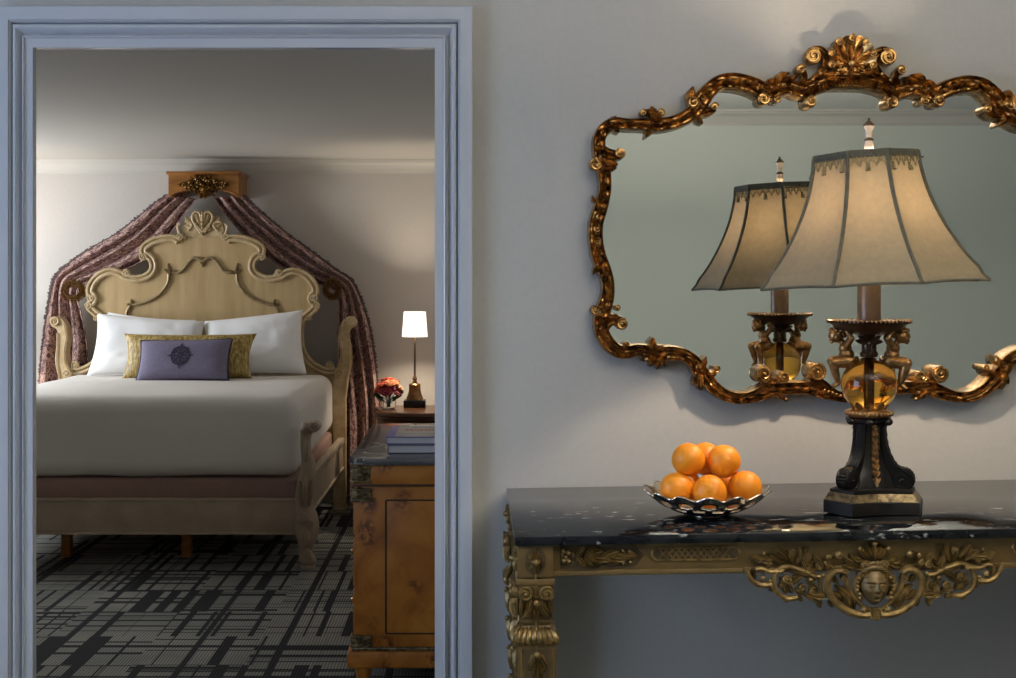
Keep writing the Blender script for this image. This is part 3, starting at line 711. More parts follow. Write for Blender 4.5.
for (x1, y1) in ((783,580), (781,590), (788,597), (796,596), (797,584)): cl_(789, 587, x1, y1, 3, .014)
cb(784, 574, 2.2, .014); cl_(796, 587, 806, 578, 3.4, .016, .15); cl_(798, 592, 810, 596, 3.4, .014); cv(805, 590, 4.2, 1, 0, .018, 1.3); cl_(810, 578, 816, 590, 3, .014)
cl_(808, 598, 826, 607, 3.6, .013, .1); cl_(812, 598, 832, 599, 3.8, .013); cb(825, 577, 2.4, .014); cb(813, 582, 2.4, .014)
ct([(822,580), (824,590), (826,600)], 1.6, 1.6, .006)
cb(832, 559, 3.6, .010); cb(841, 557, 4.2, .012); cl_(834, 556, 840, 562, 2.4, .01)
for (x1, y1, wd_) in ((846,568,3.2), (847,561,3.2), (853,556.5,3.2)): cl_(866, 563, x1, y1, wd_, .016, .2)
cv(867.5, 567, 5.4, -1, 1.4, .024, 1.3); cl_(875, 562, 864, 549, 2.8, .016, .08); cb(862.5, 551, 2.6, .012)
for (a, b_, c, d, e) in ((838,575,828,563,3), (828,572,818,557,3), (812,574,806,560,3), (786,560,779,549,2.6), (806,556,812,550,2.4), (772,570,764,575,2.6), (779,588,772,594,2.4),
        (786,600,790,606,2.6), (800,600,806,604,2.4), (812,590,822,592,3), (816,584,822,576,2.6), (842,586,836,578,2.6), (850,602,846,590,2.6), (864,600,860,590,2), (820,606,824,611,2.2), (832,604,836,611,2.2)): cl_(a, b_, c, d, e, .013, .1)
cv(790, 582, 5, 1, 2, .016, 1.3); cv(815, 594, 4, -1, 1, .016, 1.2); cv(772, 566, 3.6, 1, 1, .014, 1.1); cv(830, 566, 3.4, 1, 1, .016, 1.1)
cl_(876, 573, 861, 577, 3.2, .014, .2, cy0-.008); cl_(876, 570, 859, 571, 3.2, .014, .15, cy0-.008); cl_(875, 567, 862, 564.5, 2.8, .014, .1, cy0-.006)
w.mirror_x(CXC)
cl_(877.5, 564, 877.5, 543.5, 3.0, .018); cb(877.5, 570, 4, .016); cb(877.5, 545, 3.2, .012); cl_(877, 562, 870.5, 545.5, 2.6, .016, .05); cl_(878, 562, 884.5, 545.5, 2.6, .016, -.05)
for i in range(5): ct([(873.5+i*2, 609.5), (872+i*2.75, 615), (875+i*1.2, 622)], 1.5, 1.0, .014)
w.build('cartouche', M['gilt'], tb)
# carved face: one continuous surface
f = MB(); fx, fz = cq(877.5, 588); r_ = 15.6*U
def face(u, v):
    a = (u-.5)*PI*1.02; t = (v-.5)*PI
    x = math.sin(a)*math.cos(t)*.98; z = math.sin(t)*1.28; y = math.cos(a)*math.cos(t)
    jaw = 1-.30*max(0, -z-.15)**1.3; x *= jaw
    g = lambda cx_, cz_, sx_, sz_: math.exp(-((x-cx_)/sx_)**2-((z-cz_)/sz_)**2)
    y += .30*g(0, -.16, .11, .13)+.16*g(0, .12, .09, .24)+.07*g(-.15, -.22, .07, .06)+.07*g(.15, -.22, .07, .06)
    for s_ in (-1, 1):
        y += -.09*g(s_*.36, .20, .20, .10)+.13*g(s_*.36, .15, .16, .055)+.13*g(s_*.36, .36, .30, .06)+.08*g(s_*.46, -.22, .22, .2)
    y += .12*g(0, -.49, .2, .045)+.13*g(0, -.62, .16, .05)-.09*g(0, -.555, .24, .02)+.12*g(0, -.92, .2, .13)-.05*g(0, -.75, .16, .05)
    return (fx+x*r_, cy0-.002-y*r_*.95, fz+z*r_)
f.grid(face, 56, 64)
# hairline band and parted locks over the brow
for s_ in (-1, 1):
    q_ = cat([(fx, cy0-.019, fz+19.5*U), (fx+s_*8*U, cy0-.017, fz+17.5*U), (fx+s_*14.5*U, cy0-.011, fz+11*U), (fx+s_*16.5*U, cy0-.006, fz+2*U)], 6)
    f.tube(q_, 3.0*U, 8); f.tube([(p[0], p[1]+.003, p[2]+4*U) for p in q_], 2.6*U, 8)
f.build('carved_face', M['giltpl'], tb, 60)

# ------------------------------------------------------------------ table lamp
LY = 2.905; LX = (869-VX)*LY/F; LZ0 = ttop(LX)+.0022
lamp = tag(empty('table_lamp', (LX, LY, LZ0), (0, 0, -math.radians(14.5))), 'tall lamp with octagonal taupe shade and cherubs on amber glass ball', 'lamp')
BROT = .353
def hexa(r, cut, z):                                  # triangle with cut corners, one cut corner at the back
    pts = []
    for k_ in range(3):
        a = PI/2+k_*2*PI/3
        for s_ in (-1, 1):
            da = s_*cut; pts.append((r*math.cos(a+da), r*math.sin(a+da), z))
        p0 = Vector(pts[-1]); a2 = a+2*PI/3-cut; p1 = Vector((r*math.cos(a2), r*math.sin(a2), z))
        for q in range(1, 8):                          # long sides hollowed
            p = p0.lerp(p1, q/8); k = 1-.16*math.sin(PI*q/8); pts.append((p.x*k, p.y*k, z))
    c, s_ = math.cos(BROT), math.sin(BROT)
    return [(x*c-y*s_, x*s_+y*c, z) for x, y, z in pts]
def hexstack(layers):
    w = MB(); b = 0
    for r, cut, z in layers: w.v += [Vector(p) for p in hexa(r, cut, z)]
    n = 27
    for j in range(len(layers)-1):
        for i in range(n): w.f.append((j*n+i, j*n+(i+1) % n, (j+1)*n+(i+1) % n, (j+1)*n+i))
    w.f += [tuple(reversed(range(n))), tuple((len(layers)-1)*n+i for i in range(n))]
    return w
BR = .121
w = hexstack([(BR, .33, 0), (BR, .33, .026), (BR*.985, .33, .029)]); w.build('plinth', M['plinth'], lamp, 20)
w = hexstack([(BR*.985, .33, .029), (BR*.88, .33, .046)]); w.build('plinth_band', M['mount'], lamp, 20)
w = hexstack([(BR*.86, .33, .046), (BR*.86, .33, .053), (BR*.80, .33, .055)]); w.build('plinth_step', M['plinth'], lamp, 20)
# three-sided pedestal with scrolled feet
ped = MB()
zs = [.052, .07, .09, .11, .13, .155, .18, .203]; rs = [.050, .047, .041, .036, .033, .031, .031, .032]
def pedr(a, z):
    t = (a-PI/2) % (2*PI/3); d = min(t, 2*PI/3-t)      # angle from the nearest foot direction
    k_ = max(0, 1-(z-.05)/.13)
    return 1+.42*k_*math.exp(-(d/.36)**2)-.10*math.exp(-((d-PI/3)/.3)**2)
ped.lathe([(r, z) for r, z in zip(rs, zs)], (0, 0, 0), 72, None, pedr)
for k_ in range(3):
    a = PI/2+k_*2*PI/3; Rz = Matrix.Rotation(a, 4, 'Z'); f = MB()
    # ribbed strap that runs down from the collar and rolls into a foot
    path = [(.033, .205), (.034, .175), (.038, .148), (.047, .122), (.060, .103), (.074, .097)]
    cxs, czs, rr = .0745, .0735, .0245
    for i in range(1, 22):
        an = PI/2-i*.42; q = rr*(1-.034*i); path.append((cxs+q*math.cos(an), czs+q*math.sin(an)))
    path = cat(path, 3); path_ = path; n = len(path); hw = .0165
    b0 = len(f.v)
    for i, (r, z) in enumerate(path):
        p0, p1 = path[max(i-1, 0)], path[min(i+1, n-1)]
        T = Vector((p1[0]-p0[0], p1[1]-p0[1])).normalized(); N = Vector((-T.y, T.x)) if i < 4 else Vector((-T.y, T.x))
        th = .004
        for a_, h_ in ((-1, 0), (-1, 1), (-.82, 1.25), (-.7, .8), (-.5, 1.2), (-.3, .8), (-.1, 1.2), (.1, .8), (.3, 1.2), (.5, .8), (.7, 1.2), (.82, .9), (1, 1), (1, 0)):
            hq = h_*(1+.45*(i % 2)) if abs(a_) < .6 else h_
            f.v.append(Vector((r+N.x*th*hq, a_*hw, z+N.y*th*hq)))
    m_ = 14
    for i in range(n-1):
        for j in range(m_-1): f.f.append((b0+i*m_+j, b0+i*m_+j+1, b0+(i+1)*m_+j+1, b0+(i+1)*m_+j))
        f.f.append((b0+i*m_+m_-1, b0+i*m_, b0+(i+1)*m_, b0+(i+1)*m_+m_-1))
    f.f += [tuple(b0+j for j in range(m_)), tuple(b0+(n-1)*m_+j for j in range(m_))]
    M2 = Matrix.Rotation(PI/2, 3, 'X')
    f.lathe([(.003, -.0150), (.0225, -.0150), (.0235, -.0140), (.0235, .0140), (.0225, .0150), (.003, .0150)], (cxs, 0, czs), 24, M2)
    for s_ in (-1, 1):                                 # spiral on both cheeks of the scroll
        f.tube([(cxs+(.021*(1-q/44)+.002)*math.cos(PI/2-q*.30), s_*.0152, czs+(.021*(1-q/44)+.002)*math.sin(PI/2-q*.30)) for q in range(42)], [.0024-.00003*q for q in range(42)], 6)
        f.ball((cxs, s_*.0155, czs), (.005, .003, .005), 10, 6)
    f.poly([path_[i] for i in range(0, 16)]+[(.02, .062), (.02, .205)], -.0125, .0125)   # web between strap and pedestal
    f.xform(Rz); ped.merge(f)
ped.xform(Matrix.Rotation(BROT, 4, 'Z')); ped.build('pedestal', M['black'], lamp, 35)
w = MB()                                              # gilded acanthus strip on each face
for k_ in range(3):
    a = -PI/2+k_*2*PI/3; f = MB()
    f.strip([(0, .060, .012), (0, .09, .0095), (0, .12, .0075), (0, .16, .0062), (0, .198, .0062)], [(-1, 0), (-1, .8), (0, 1), (1, .8), (1, 0)], 0, .004)
    for i in range(9):
        z = .066+i*.0145; k2 = 1-.04*i
        for s_ in (-1, 1): f.leaf(0, z, s_*.010*k2, z+.013, .0042*k2, -.003, .004)
    f.leaf(0, .058, 0, .085, .006, -.003, .004)
    for p in f.v: p.y += -(.0292+.012*max(0, (.125-p.z)/.07)**1.4)
    w.merge(f, Matrix.Rotation(a+PI/2, 4, 'Z'))
w.xform(Matrix.Rotation(BROT, 4, 'Z')); w.build('acanthus_strip', M['cherub'], lamp)
w = MB(); w.lathe([(.036, .199), (.046, .204), (.048, .212), (.044, .216), (.030, .2165)], (0, 0, 0), 30)
for k_ in range(6):
    a = k_*PI/3+PI/6; w.ball((.046*math.cos(a), .046*math.sin(a), .206), (.012, .012, .009), 10, 7)
w.build('collar', M['black'], lamp)
w = MB(); w.lathe([(.044, .215), (.0500, .218), (.0520, .224), (.0500, .230), (.046, .232), (.034, .235), (.02, .243)], (0, 0, 0), 48)
for i in range(34):
    a = 2*PI*i/34; w.ball((.0510*math.cos(a), .0510*math.sin(a), .224), (.0046, .0046, .0058), 7, 5)
for i in range(10):
    a = 2*PI*i/10; f = MB(); f.leaf(0, .232, 0, .252, .010, 0, .003)
    for p in f.v: p.y -= .034+max(0, (p.z-.232))*.62
    w.merge(f, Matrix.Rotation(a, 4, 'Z'))
w.build('gadroon_ring', M['cherub'], lamp)
GZ, GR = .290, .0630
w = MB(); w.ball((0, 0, GZ), GR, 40, 28); w.build('glass_ball', M['amber'], lamp, 180)
w = MB(); w.lathe([(.0085, .236), (.0085, .352), (.019, .354), (.021, .362), (.017, .368), (.0165, .395), (.021, .402), (.03, .408)], (0, 0, 0), 24)
w.build('column', M['bronze'], lamp)
w = MB(); w.lathe([(.028, .404), (.046, .408), (.066, .416), (.082, .428), (.0915, .4335), (.094, .437), (.0915, .440), (.085, .4375), (.03, .4355), (0, .4355)], (0, 0, 0), 56)
for i in range(60):
    a = 2*PI*i/60; w.tube([(.093*math.cos(a), .093*math.sin(a), .4342), (.093*math.cos(a+.07), .093*math.sin(a+.07), .4398)], .0028, 5)
w.build('saucer', M['bronze'], lamp)
w = MB()
for k_ in range(2):
    f = MB()
    for i in range(7):
        a = PI/2+(i-3)*.47; f.leaf(0, .386, .030*math.cos(a), .386+.030*math.sin(a), .0062, 0, .007, 0, 1)
    f.leaf(0, .388, 0, .358, .009, 0, .006); f.ball((0, -.004, .386), .006, 8, 6)
    for p in f.v: p.y -= .022+max(0, p.z-.39)*.9
    w = MB(); w.merge(f, Matrix.Rotation(k_*PI, 4, 'Z')); w.build('palmette', M['bronze'], lamp)
def cherub(ang, nm='cherub'):
    b = MB()
    def lim(p, q, r0, r1):
        p, q = Vector(p), Vector(q); n = 6
        b.tube([p+(q-p)*i/n for i in range(n+1)], [r0+(r1-r0)*i/n for i in range(n+1)], 12); b.ball(p, r0, 12, 8); b.ball(q, r1, 12, 8)
    b.ball((.046, 0, .345), (.0180, .0205, .015), 14, 10)                        # hips
    b.ball((.050, 0, .358), (.0180, .0190, .016), 14, 10); b.ball((.053, 0, .374), (.0155, .0190, .0145), 14, 10)
    lim((.055, 0, .382), (.064, 0, .392), .008, .007)
    b.ball((.073, 0, .4035), (.0180, .0160, .0180), 16, 12)                      # head, face outwards
    b.ball((.0885, 0, .4005), (.0038, .003, .0036), 8, 6); b.ball((.0865, 0, .392), (.0045, .005, .0030), 8, 6)
    b.ball((.083, 0, .3875), (.005, .006, .004), 8, 6)
    for s_ in (-1, 1):
        b.ball((.083, s_*.0085, .3965), (.0055, .005, .005), 8, 6); b.ball((.0865, s_*.0062, .4065), (.0022, .0042, .0018), 8, 6); b.ball((.072, s_*.0145, .4005), (.0035, .0025, .005), 8, 6)
        lim((.050, s_*.0155, .380), (.040, s_*.030, .398), .0086, .0070)         # upper arm, raised
        lim((.040, s_*.030, .398), (.052, s_*.028, .4165), .0070, .0052)
        b.ball((.055, s_*.027, .4195), (.0055, .0045, .0042), 8, 6)
        for k_ in range(4): lim((.056, s_*(.0235+k_*.0024), .420), (.063-.001*abs(k_-1.5), s_*(.0225+k_*.0030), .4205), .0013, .0011)
        lim((.053, s_*.0225, .419), (.057, s_*.0205, .4165), .0014, .0012)
        lim((.048, s_*.011, .344), (.081, s_*.021, .341), .0172, .0125)          # thigh
        lim((.081, s_*.021, .341), (.075, s_*.020, .316), .0120, .0092); lim((.075, s_*.020, .316), (.069, s_*.018, .294), .0094, .0060)
        lim((.069, s_*.018, .292), (.078, s_*.020, .285), .0054, .0042)
        for k_ in range(3): b.ball((.082, s_*(.0175+k_*.0025), .2840), (.0024, .0014, .0018), 6, 5)
    Rz = Matrix.Rotation(ang, 4, 'Z'); b.xform(Rz)
    o = b.build(nm, M['cherub'], lamp, 180)
    mod(o, 'REMESH', mode='VOXEL', voxel_size=.0011, use_smooth_shade=True); mod(o, 'SMOOTH', factor=.5, iterations=3)
    h = MB(); random.seed(3)
    for i in range(46):                                # curls over the crown and back of the head
        a = random.uniform(0, 2*PI); t = random.uniform(.05, 1.0)
        n_ = Vector((math.sin(t*1.7)*math.cos(a), math.sin(t*1.7)*math.sin(a), math.cos(t*1.7)))
        if n_.x > .55 and n_.z < .62: continue
        h.ball(Vector((.072, 0, .4045))+Vector((n_.x*.0180, n_.y*.0163, n_.z*.0182)), (.0050, .0050, .0046), 8, 6)
    h.xform(Rz); h.build('curly_hair', M['cherub'], o)
    d = MB()                                           # drapery round the waist
    q_ = [(.046+.0200*math.cos(t), .0225*math.sin(t), .349+.003*math.sin(3*t)) for t in [2*PI*i/24 for i in range(24)]]
    d.tube(q_, [.0042+.0010*math.sin(i*2.1) for i in range(24)], 7, True)
    d.tube([(.050, .016, .350), (.064, .017, .352), (.074, .012, .345), (.070, .004, .335)], [.004, .005, .0045, .003], 7)
    d.xform(Rz); d.build('waist_drapery', M['cherub'], o)
cherub(PI); cherub(0)
w = MB(); w.lathe([(.0265, .4356), (.0265, .60), (.02, .603), (.0125, .604), (.0125, .641), (0, .641)], (0, 0, 0), 28); w.build('stem_tube', M['stem'], lamp)
# shade
SH0, SH1 = .520, .822
sprof = [(0, .121), (.05, .1225), (.12, .125), (.25, .134), (.35, .1435), (.46, .157), (.58, .1745), (.68, .192), (.76, .207), (.84, .225), (.90, .240), (.95, .248), (1, .262)]
shx = empty('shade_frame'); shx.parent = lamp; shx.location = (0, 0, .60); shx.rotation_euler = (0, -math.radians(2.6), 0)
CA = [q*PI/2+s_*math.radians(20.5) for q in range(4) for s_ in (-1, 1)]; CA.append(CA[0]+2*PI)
def sring(R_, z, k_=0.0):
    pts = []
    for i in range(8):
        for q in range(6):
            a0, a1 = CA[i], CA[i+1]
            p0, p1 = Vector((math.cos(a0), math.sin(a0))), Vector((math.cos(a1), math.sin(a1)))
            p = p0.lerp(p1, q/6); b_ = 1-k_*math.sin(PI*q/6); pts.append(Vector((p.x*R_*b_, p.y*R_*b_, z)))
    return pts
def bow(t): return .02+.02*t
w = MB(); sp = cat(sprof, 3); n = 48
for t, R_ in sp: w.v += [p-Vector((0, 0, .60)) for p in sring(R_, SH1+(SH0-SH1)*t+(.0), bow(t))]
for j in range(len(sp)-1):
    for i in range(n): w.f.append((j*n+i, j*n+(i+1) % n, (j+1)*n+(i+1) % n, (j+1)*n+i))
# scalloped lower hem: panel middles ride higher than the corners
for j, (t, R_) in enumerate(sp):
    for i in range(n): w.v[j*n+i].z += .003*t**4*math.sin(PI*(i % 6)/6)
shade = w.build('lamp_shade', M['shade'], lamp, 28); shade.location = (0, 0, .60); shade.rotation_euler = shx.rotation_euler
bpy.data.objects.remove(shx)
w = MB()
for i in range(8):
    a = CA[i]
    w.tube([((R_+.0005)*math.cos(a), (R_+.0005)*math.sin(a), SH1+(SH0-SH1)*t-.60) for t, R_ in sp], [.0038+.0012*(1-t) for t, R_ in sp], 6)
for t, rad in ((1, .0032),):
    hem = sring(.262, SH0-.60, bow(1))
    for i, p in enumerate(hem): p.z += .003*math.sin(PI*(i % 6)/6)
    w.tube(hem, rad, 6, True)
for zz in (0, .004, .008, .012): w.tube(sring(.1217+.0004*(zz > 0), SH1-.60-zz, bow(0)), .0034, 6, True)
w.build('shade_piping', M['piping'], shade)
w = MB(); random.seed(5)
def onshade(a, t):                                    # point on the octagon surface
    R_ = sp[min(int(t*(len(sp)-1)), len(sp)-1)][1]
    aa = CA[0]+((a-CA[0]) % (2*PI)); i_ = max(j for j in range(8) if CA[j] <= aa+1e-9); hf = (CA[i_+1]-CA[i_])/2; q = aa-CA[i_]
    c = math.cos(hf)/math.cos(q-hf)*(1-bow(t)*math.sin(PI*q/(2*hf)))
    return Vector(((R_*c+.004)*math.cos(a), (R_*c+.004)*math.sin(a), SH1+(SH0-SH1)*t-.60))
for i in range(40):
    a = 2*PI*i/40; d = 2*PI/40
    w.tube([onshade(a+d*(-.75+1.5*q/8), .042+.052*math.sin(PI*q/8)) for q in range(9)], .0012, 5)
    w.tube([onshade(a+d*(-.3+.6*q/6), .042+.075*math.sin(PI*q/6)) for q in range(7)], .0011, 5)
    if i % 3 == 0:
        p = onshade(a, .10); q = onshade(a, .15)+Vector((.002*math.cos(a), .002*math.sin(a), 0))
        w.ball(p, .0042, 8, 6); w.tube([p, p.lerp(q, .4), q], [.0028, .0052, .0058], 8)
w.build('tassel_fringe', M['tassel'], shade)
w = MB(); w.lathe([(.004, SH1-.03), (.004, SH1+.016)], (0, 0, 0), 8)
for k_ in range(4):
    a = k_*PI/2; w.tube([(0, 0, SH1-.02), (.12*math.cos(a), .12*math.sin(a), SH1-.006)], .0016, 6)
w.build('shade_spider', M['bronze'], lamp)
w = MB(); w.lathe([(.007, SH1+.012), (.0105, SH1+.016), (.0115, SH1+.022), (.0095, SH1+.030), (.0105, SH1+.034)], (0, 0, 0), 20)
w.lathe([(.0065, SH1+.041), (.0078, SH1+.048), (.0075, SH1+.056), (.0118, SH1+.064), (.0122, SH1+.068)], (0, 0, 0), 20); fin = w.build('finial', M['crystal'], lamp)
w = MB(); w.lathe([(.0108, SH1+.0335), (.0112, SH1+.037), (.0065, SH1+.0415)], (0, 0, 0), 20); w.build('finial_collar', M['bronze'], fin); w = MB(); w.lathe([(.0128, SH1+.068), (.0132, SH1+.071), (.008, SH1+.077), (.003, SH1+.082), (.0028, SH1+.086), (0, SH1+.088)], (0, 0, 0), 20)
w.build('finial_cap', M['bronze'], fin)
w = MB(); w.tube(cat([(-.07, .11, .004), (-.085, .085, .016), (-.088, .10, .004), (-.06, .2, .004), (.02, .33, .004)], 6), .0028, 7); w.build('power_cord', M['wire'], lamp)
w = MB(); w.lathe([(.010, .640), (.011, .655), (.018, .672), (.021, .686), (.018, .699), (.009, .706), (0, .707)], (0, 0, 0), 18)
bg = w.build('bulb', M['bulb'], lamp)

# ------------------------------------------------------------------ fruit bowl and oranges
BX, BY = (707-VX)*2.874/F, 2.874; BZ0 = ttop(BX)+.001
bowl = MB(); NL = 14
prof = cat([(.0, .004), (.03, .004), (.05, .0055), (.075, .013), (.10, .025), (.122, .040), (.140, .0575)], 6)
NA = NL*16; k = len(prof)
for j, (r, z) in enumerate(prof):
    t = max(0, (r-.112)/.029)
    for i in range(NA):
        a = 2*PI*i/NA; wv = math.cos(NL*a)
        rr = r+t*.0055*wv; zz = z+t*.0052*wv; bowl.v.append(Vector((rr*math.cos(a), rr*math.sin(a), zz)))
for j in range(k-1):
    r = (prof[j][0]+prof[j+1][0])/2
    for i in range(NA):
        a = (i+.5)/NA*NL; fr_ = (a % 1)
        d1 = min(fr_, 1-fr_); 
        hole = ((d1/.33)**2+((r-.1175)/.0085)**2 < 1) or ((abs(fr_-.5)/.34)**2+((r-.098)/.008)**2 < 1)
        if not hole: bowl.f.append((j*NA+i, j*NA+(i+1) % NA, (j+1)*NA+(i+1) % NA, (j+1)*NA+i))
rimr = prof[-1]
bo = tag(bowl.build('fruit_bowl', M['silver'], None, 60), 'scalloped silver openwork bowl holding oranges on the black marble', 'bowl')
bo.location = (BX, BY, BZ0); bo.rotation_euler = (0, -RA, .08)
mod(bo, 'SOLIDIFY', thickness=.0022, offset=0)
w = MB(); w.tube([((rimr[0]+.0055*math.cos(NL*a))*math.cos(a), (rimr[0]+.0055*math.cos(NL*a))*math.sin(a), rimr[1]+.0052*math.cos(NL*a)) for a in [2*PI*i/NA for i in range(NA)]], .0020, 6, True)
w.build('rim_wire', M['silver'], bo); w = MB(); w.lathe([(.036, 0), (.038, .001), (.037, .0045), (.030, .0045), (.030, 0)], (0, 0, 0), 40); w.build('foot_ring', M['silver'], bo)
def orange(loc, rot, label, sc=1.0):
    w = MB(); R_ = .0382*sc
    def fn(u, v):
        a = 2*PI*u; t = PI*v; k_ = 1+.012*math.sin(3*a+1)*math.sin(t)-.035*math.exp(-(t/.28)**2)-.02*math.exp(-((PI-t)/.25)**2)
        return (R_*k_*math.sin(t)*math.cos(a), R_*k_*math.sin(t)*math.sin(a), R_*.97*k_*math.cos(t))
    w.grid(fn, 40, 26, closeu=True)
    o = w.build('orange', M['orange'], None, 180); o.location = loc; o.rotation_euler = rot
    tag(o, label, 'orange', 'oranges in the silver bowl')
    s_ = MB(); s_.lathe([(.0026, R_*.925), (.0034, R_*.94), (.002, R_*.952), (0, R_*.952)], (0, 0, 0), 8); s_.build('stem_button', M['green'], o)
for dx, dy, dz, rot, lb in (
    (-.0755, -.030, .064, (-.9, -.4, 0), 'orange low on the left side of the silver bowl, front row'),
    (-.005, -.0575, .0625, (-1.2, .2, .4), 'orange in the middle of the front row against the bowl rim'),
    (.083, -.022, .067, (-.7, 1.0, .3), 'orange low on the right side of the bowl, nearest the lamp'),
    (-.042, .052, .060, (.5, -.6, 1), 'hidden orange at the back left of the bowl under the pile'),
    (.044, .050, .060, (.8, .6, 2), 'hidden orange at the back right of the bowl under the pile'),
    (-.0445, -.010, .1290, (-.9, .3, 0), 'upper left orange stacked on top of the pile'),
    (.0365, -.010, .1250, (-1.0, -.4, 0), 'upper right orange stacked on top of the pile'),
    (.008, .060, .121, (-1.4, .2, .1), 'orange peeking from behind the two topmost oranges')):
    orange((BX+dx, BY+dy, BZ0+dz), rot, lb)

# ------------------------------------------------------------------ bed
YH = 7.90; YFO = 6.228; BC = (203-VX)*YH/F           # headboard plane, footpost plane, bed axis
sH = F/YH
bed = tag(empty('bed', (BC, 7.0, 0)), 'carved cream rococo bed with tall shaped headboard and scrolled posts', 'bed')
def bp(mb, name, mt, parent=None, smooth=40):
    mb.xform(Matrix.Translation(-bed.location)); return mb.build(name, mt, parent or bed, smooth)
def hp(x, y): p = P(x, y, YH); return p.x, p.z
lh = [(203,232), (196,231), (189,232), (185,235), (181,239), (176,235.5), (165,235.5), (153,238.5), (144,244), (141,250), (143,256), (149,260), (151,267), (147,273), (138,276), (128,274.5), (121,270.5), (112,268.5),
      (102,271), (93,278), (88,287), (88,294), (92,298.5), (88,303), (88,309), (94,315), (101,322), (103,334), (101,350), (92,362), (80,368), (71,368), (70,380)]
oh = cat([hp(*p) for p in lh], 5)
zb = .30
oh = oh+[(oh[-1][0], zb)]
full = oh+[(2*BC-x, z) for x, z in reversed(oh[1:])]
w = MB(); w.poly(full, YH, YH+.05)
headb = bp(w, 'headboard', M['cream'], None, 30)
mpf = [(-1, 0), (-1, .7), (-.75, 1), (-.4, 1), (-.2, .55), (0, .5), (.15, .8), (.5, .95), (.85, .8), (1, .4), (1, 0)]
w = MB()
ins = cat([hp(*p) for p in lh[4:-1]], 5)
def inset(path, d):
    o = []
    for i, p in enumerate(path):
        q0, q1 = path[max(i-1, 0)], path[min(i+1, len(path)-1)]
        T = Vector((q1[0]-q0[0], q1[1]-q0[1])).normalized(); o.append((p[0]-T.y*d, p[1]+T.x*d))
    return o
hw = .025
pth = inset(ins, hw*.75)
w.strip([(x, z, hw) for x, z in pth], mpf, YH, .026)
def hv(x, y, r, d=1, a0=0, dep=.036, turns=1.6): X_, Z_ = hp(x, y); w.volute(X_, Z_, r/sH, YH+.004, dep, d, a0, turns)
hv(143.5, 257, 4, 1, 0); hv(127, 273, 4.2, -1, 0); hv(92, 298, 4.2, 1, 2); hv(89.5, 306, 4, -1, 3); hv(97, 318, 3.2, 1, 0); hv(76, 365.5, 4.4, 1, 1); hv(181, 237, 3.8, 1, 2)
def hl(bx, by, tx, ty, wd_, h=.016, bend=0, y0=None):
    a, c = hp(bx, by), hp(tx, ty); w.leaf(a[0], a[1], c[0], c[1], wd_/sH, (YH+.002) if y0 is None else y0, h, bend)
w.tube([(hp(x, y)[0], YH-.012, hp(x, y)[1]) for x, y in cat([(186,238), (182,236), (179,231), (178.5,226), (181,224)], 5)], 1.7/sH, 7)
w.mirror_x(BC); bp(w, 'edge_moulding', M['cream2'], headb)
w = MB()                                              # crest carving
def ht(pts, r0, r1, dep=.014):
    q_ = cat([(hp(x, y)[0], YH-dep, hp(x, y)[1]) for x, y in pts], 6); n = len(q_)
    w.tube(q_, [(r0+(r1-r0)*i/(n-1))/sH for i in range(n)], 8)
ht([(203,232), (199,228), (194,222), (193,216), (196,212), (200,213), (201,217)], 1.4, 1.3, .018); ht([(201,233), (198,229), (196,226), (197,223)], 1.2, .9, .02)
hl(196, 226, 185, 216.5, 2.6, .014, .1, YH-.004); hl(194, 229, 184, 224, 2.2, .012, 0, YH-.004); hl(201.5, 226, 197.5, 214, 2, .016, .1, YH-.006); ht([(185,222), (190,222), (192,226), (188,231)], 1.2, 1.0, .014)
hv(197, 229, 3, 1, 0, .03, 1.3)
n0 = len(w.v); pts = [hp(x, y) for x, y in ((203,213), (197,211.5), (192.5,215), (187,219), (184,224), (182,231), (185,236), (203,238))]
pts = pts+[(2*BC-x, z) for x, z in reversed(pts[1:-1])]
w.mirror_x(BC)
w.poly(pts, YH-.006, YH+.045)
hl(203, 223, 203, 210.5, 3.0, .016, 0, YH-.012); hl(201, 223, 196.5, 211.5, 2.4, .014, .1, YH-.010); hl(205, 223, 209.5, 211.5, 2.4, .014, -.1, YH-.010); hl(203, 216, 203, 236, 2.4, .018, 0, YH-.008); 
for k_ in range(4): X_, Z_ = hp(203, 216+k_*4); w.ball((X_, YH-.022, Z_), (1.7-.2*k_)/sH, 8, 6)
bp(w, 'crest_carving', M['cream2'], headb)
w = MB()                                              # applied serpentine moulding on the panel
ht([(203,261.5), (199,259), (194,258), (189,262), (184,269), (179,272.5), (174,272.5)], 1.5, 1.5, .008); ht([(169,274), (168.5,281), (165,288), (158,295.5), (147,301.5), (136,304.5), (131.5,304.5)], 1.6, 1.4, .008); ht([(131,306), (128,310), (127,316), (128,324)], 1.6, 1.4, .008)
for b_, t_, wd_ in (((171,275), (168,263), 2.2), ((171,274), (164,269), 1.8), ((171,274), (177,270), 1.7), ((133,305), (131,299), 1.8), ((132,305), (126,304), 1.6), ((203,266), (199.5,259.5), 1.5)): hl(*b_, *t_, wd_, .014)
w.mirror_x(BC); hl(203, 267, 203, 257, 2, .016)
bp(w, 'panel_moulding', M['goldline'], headb)
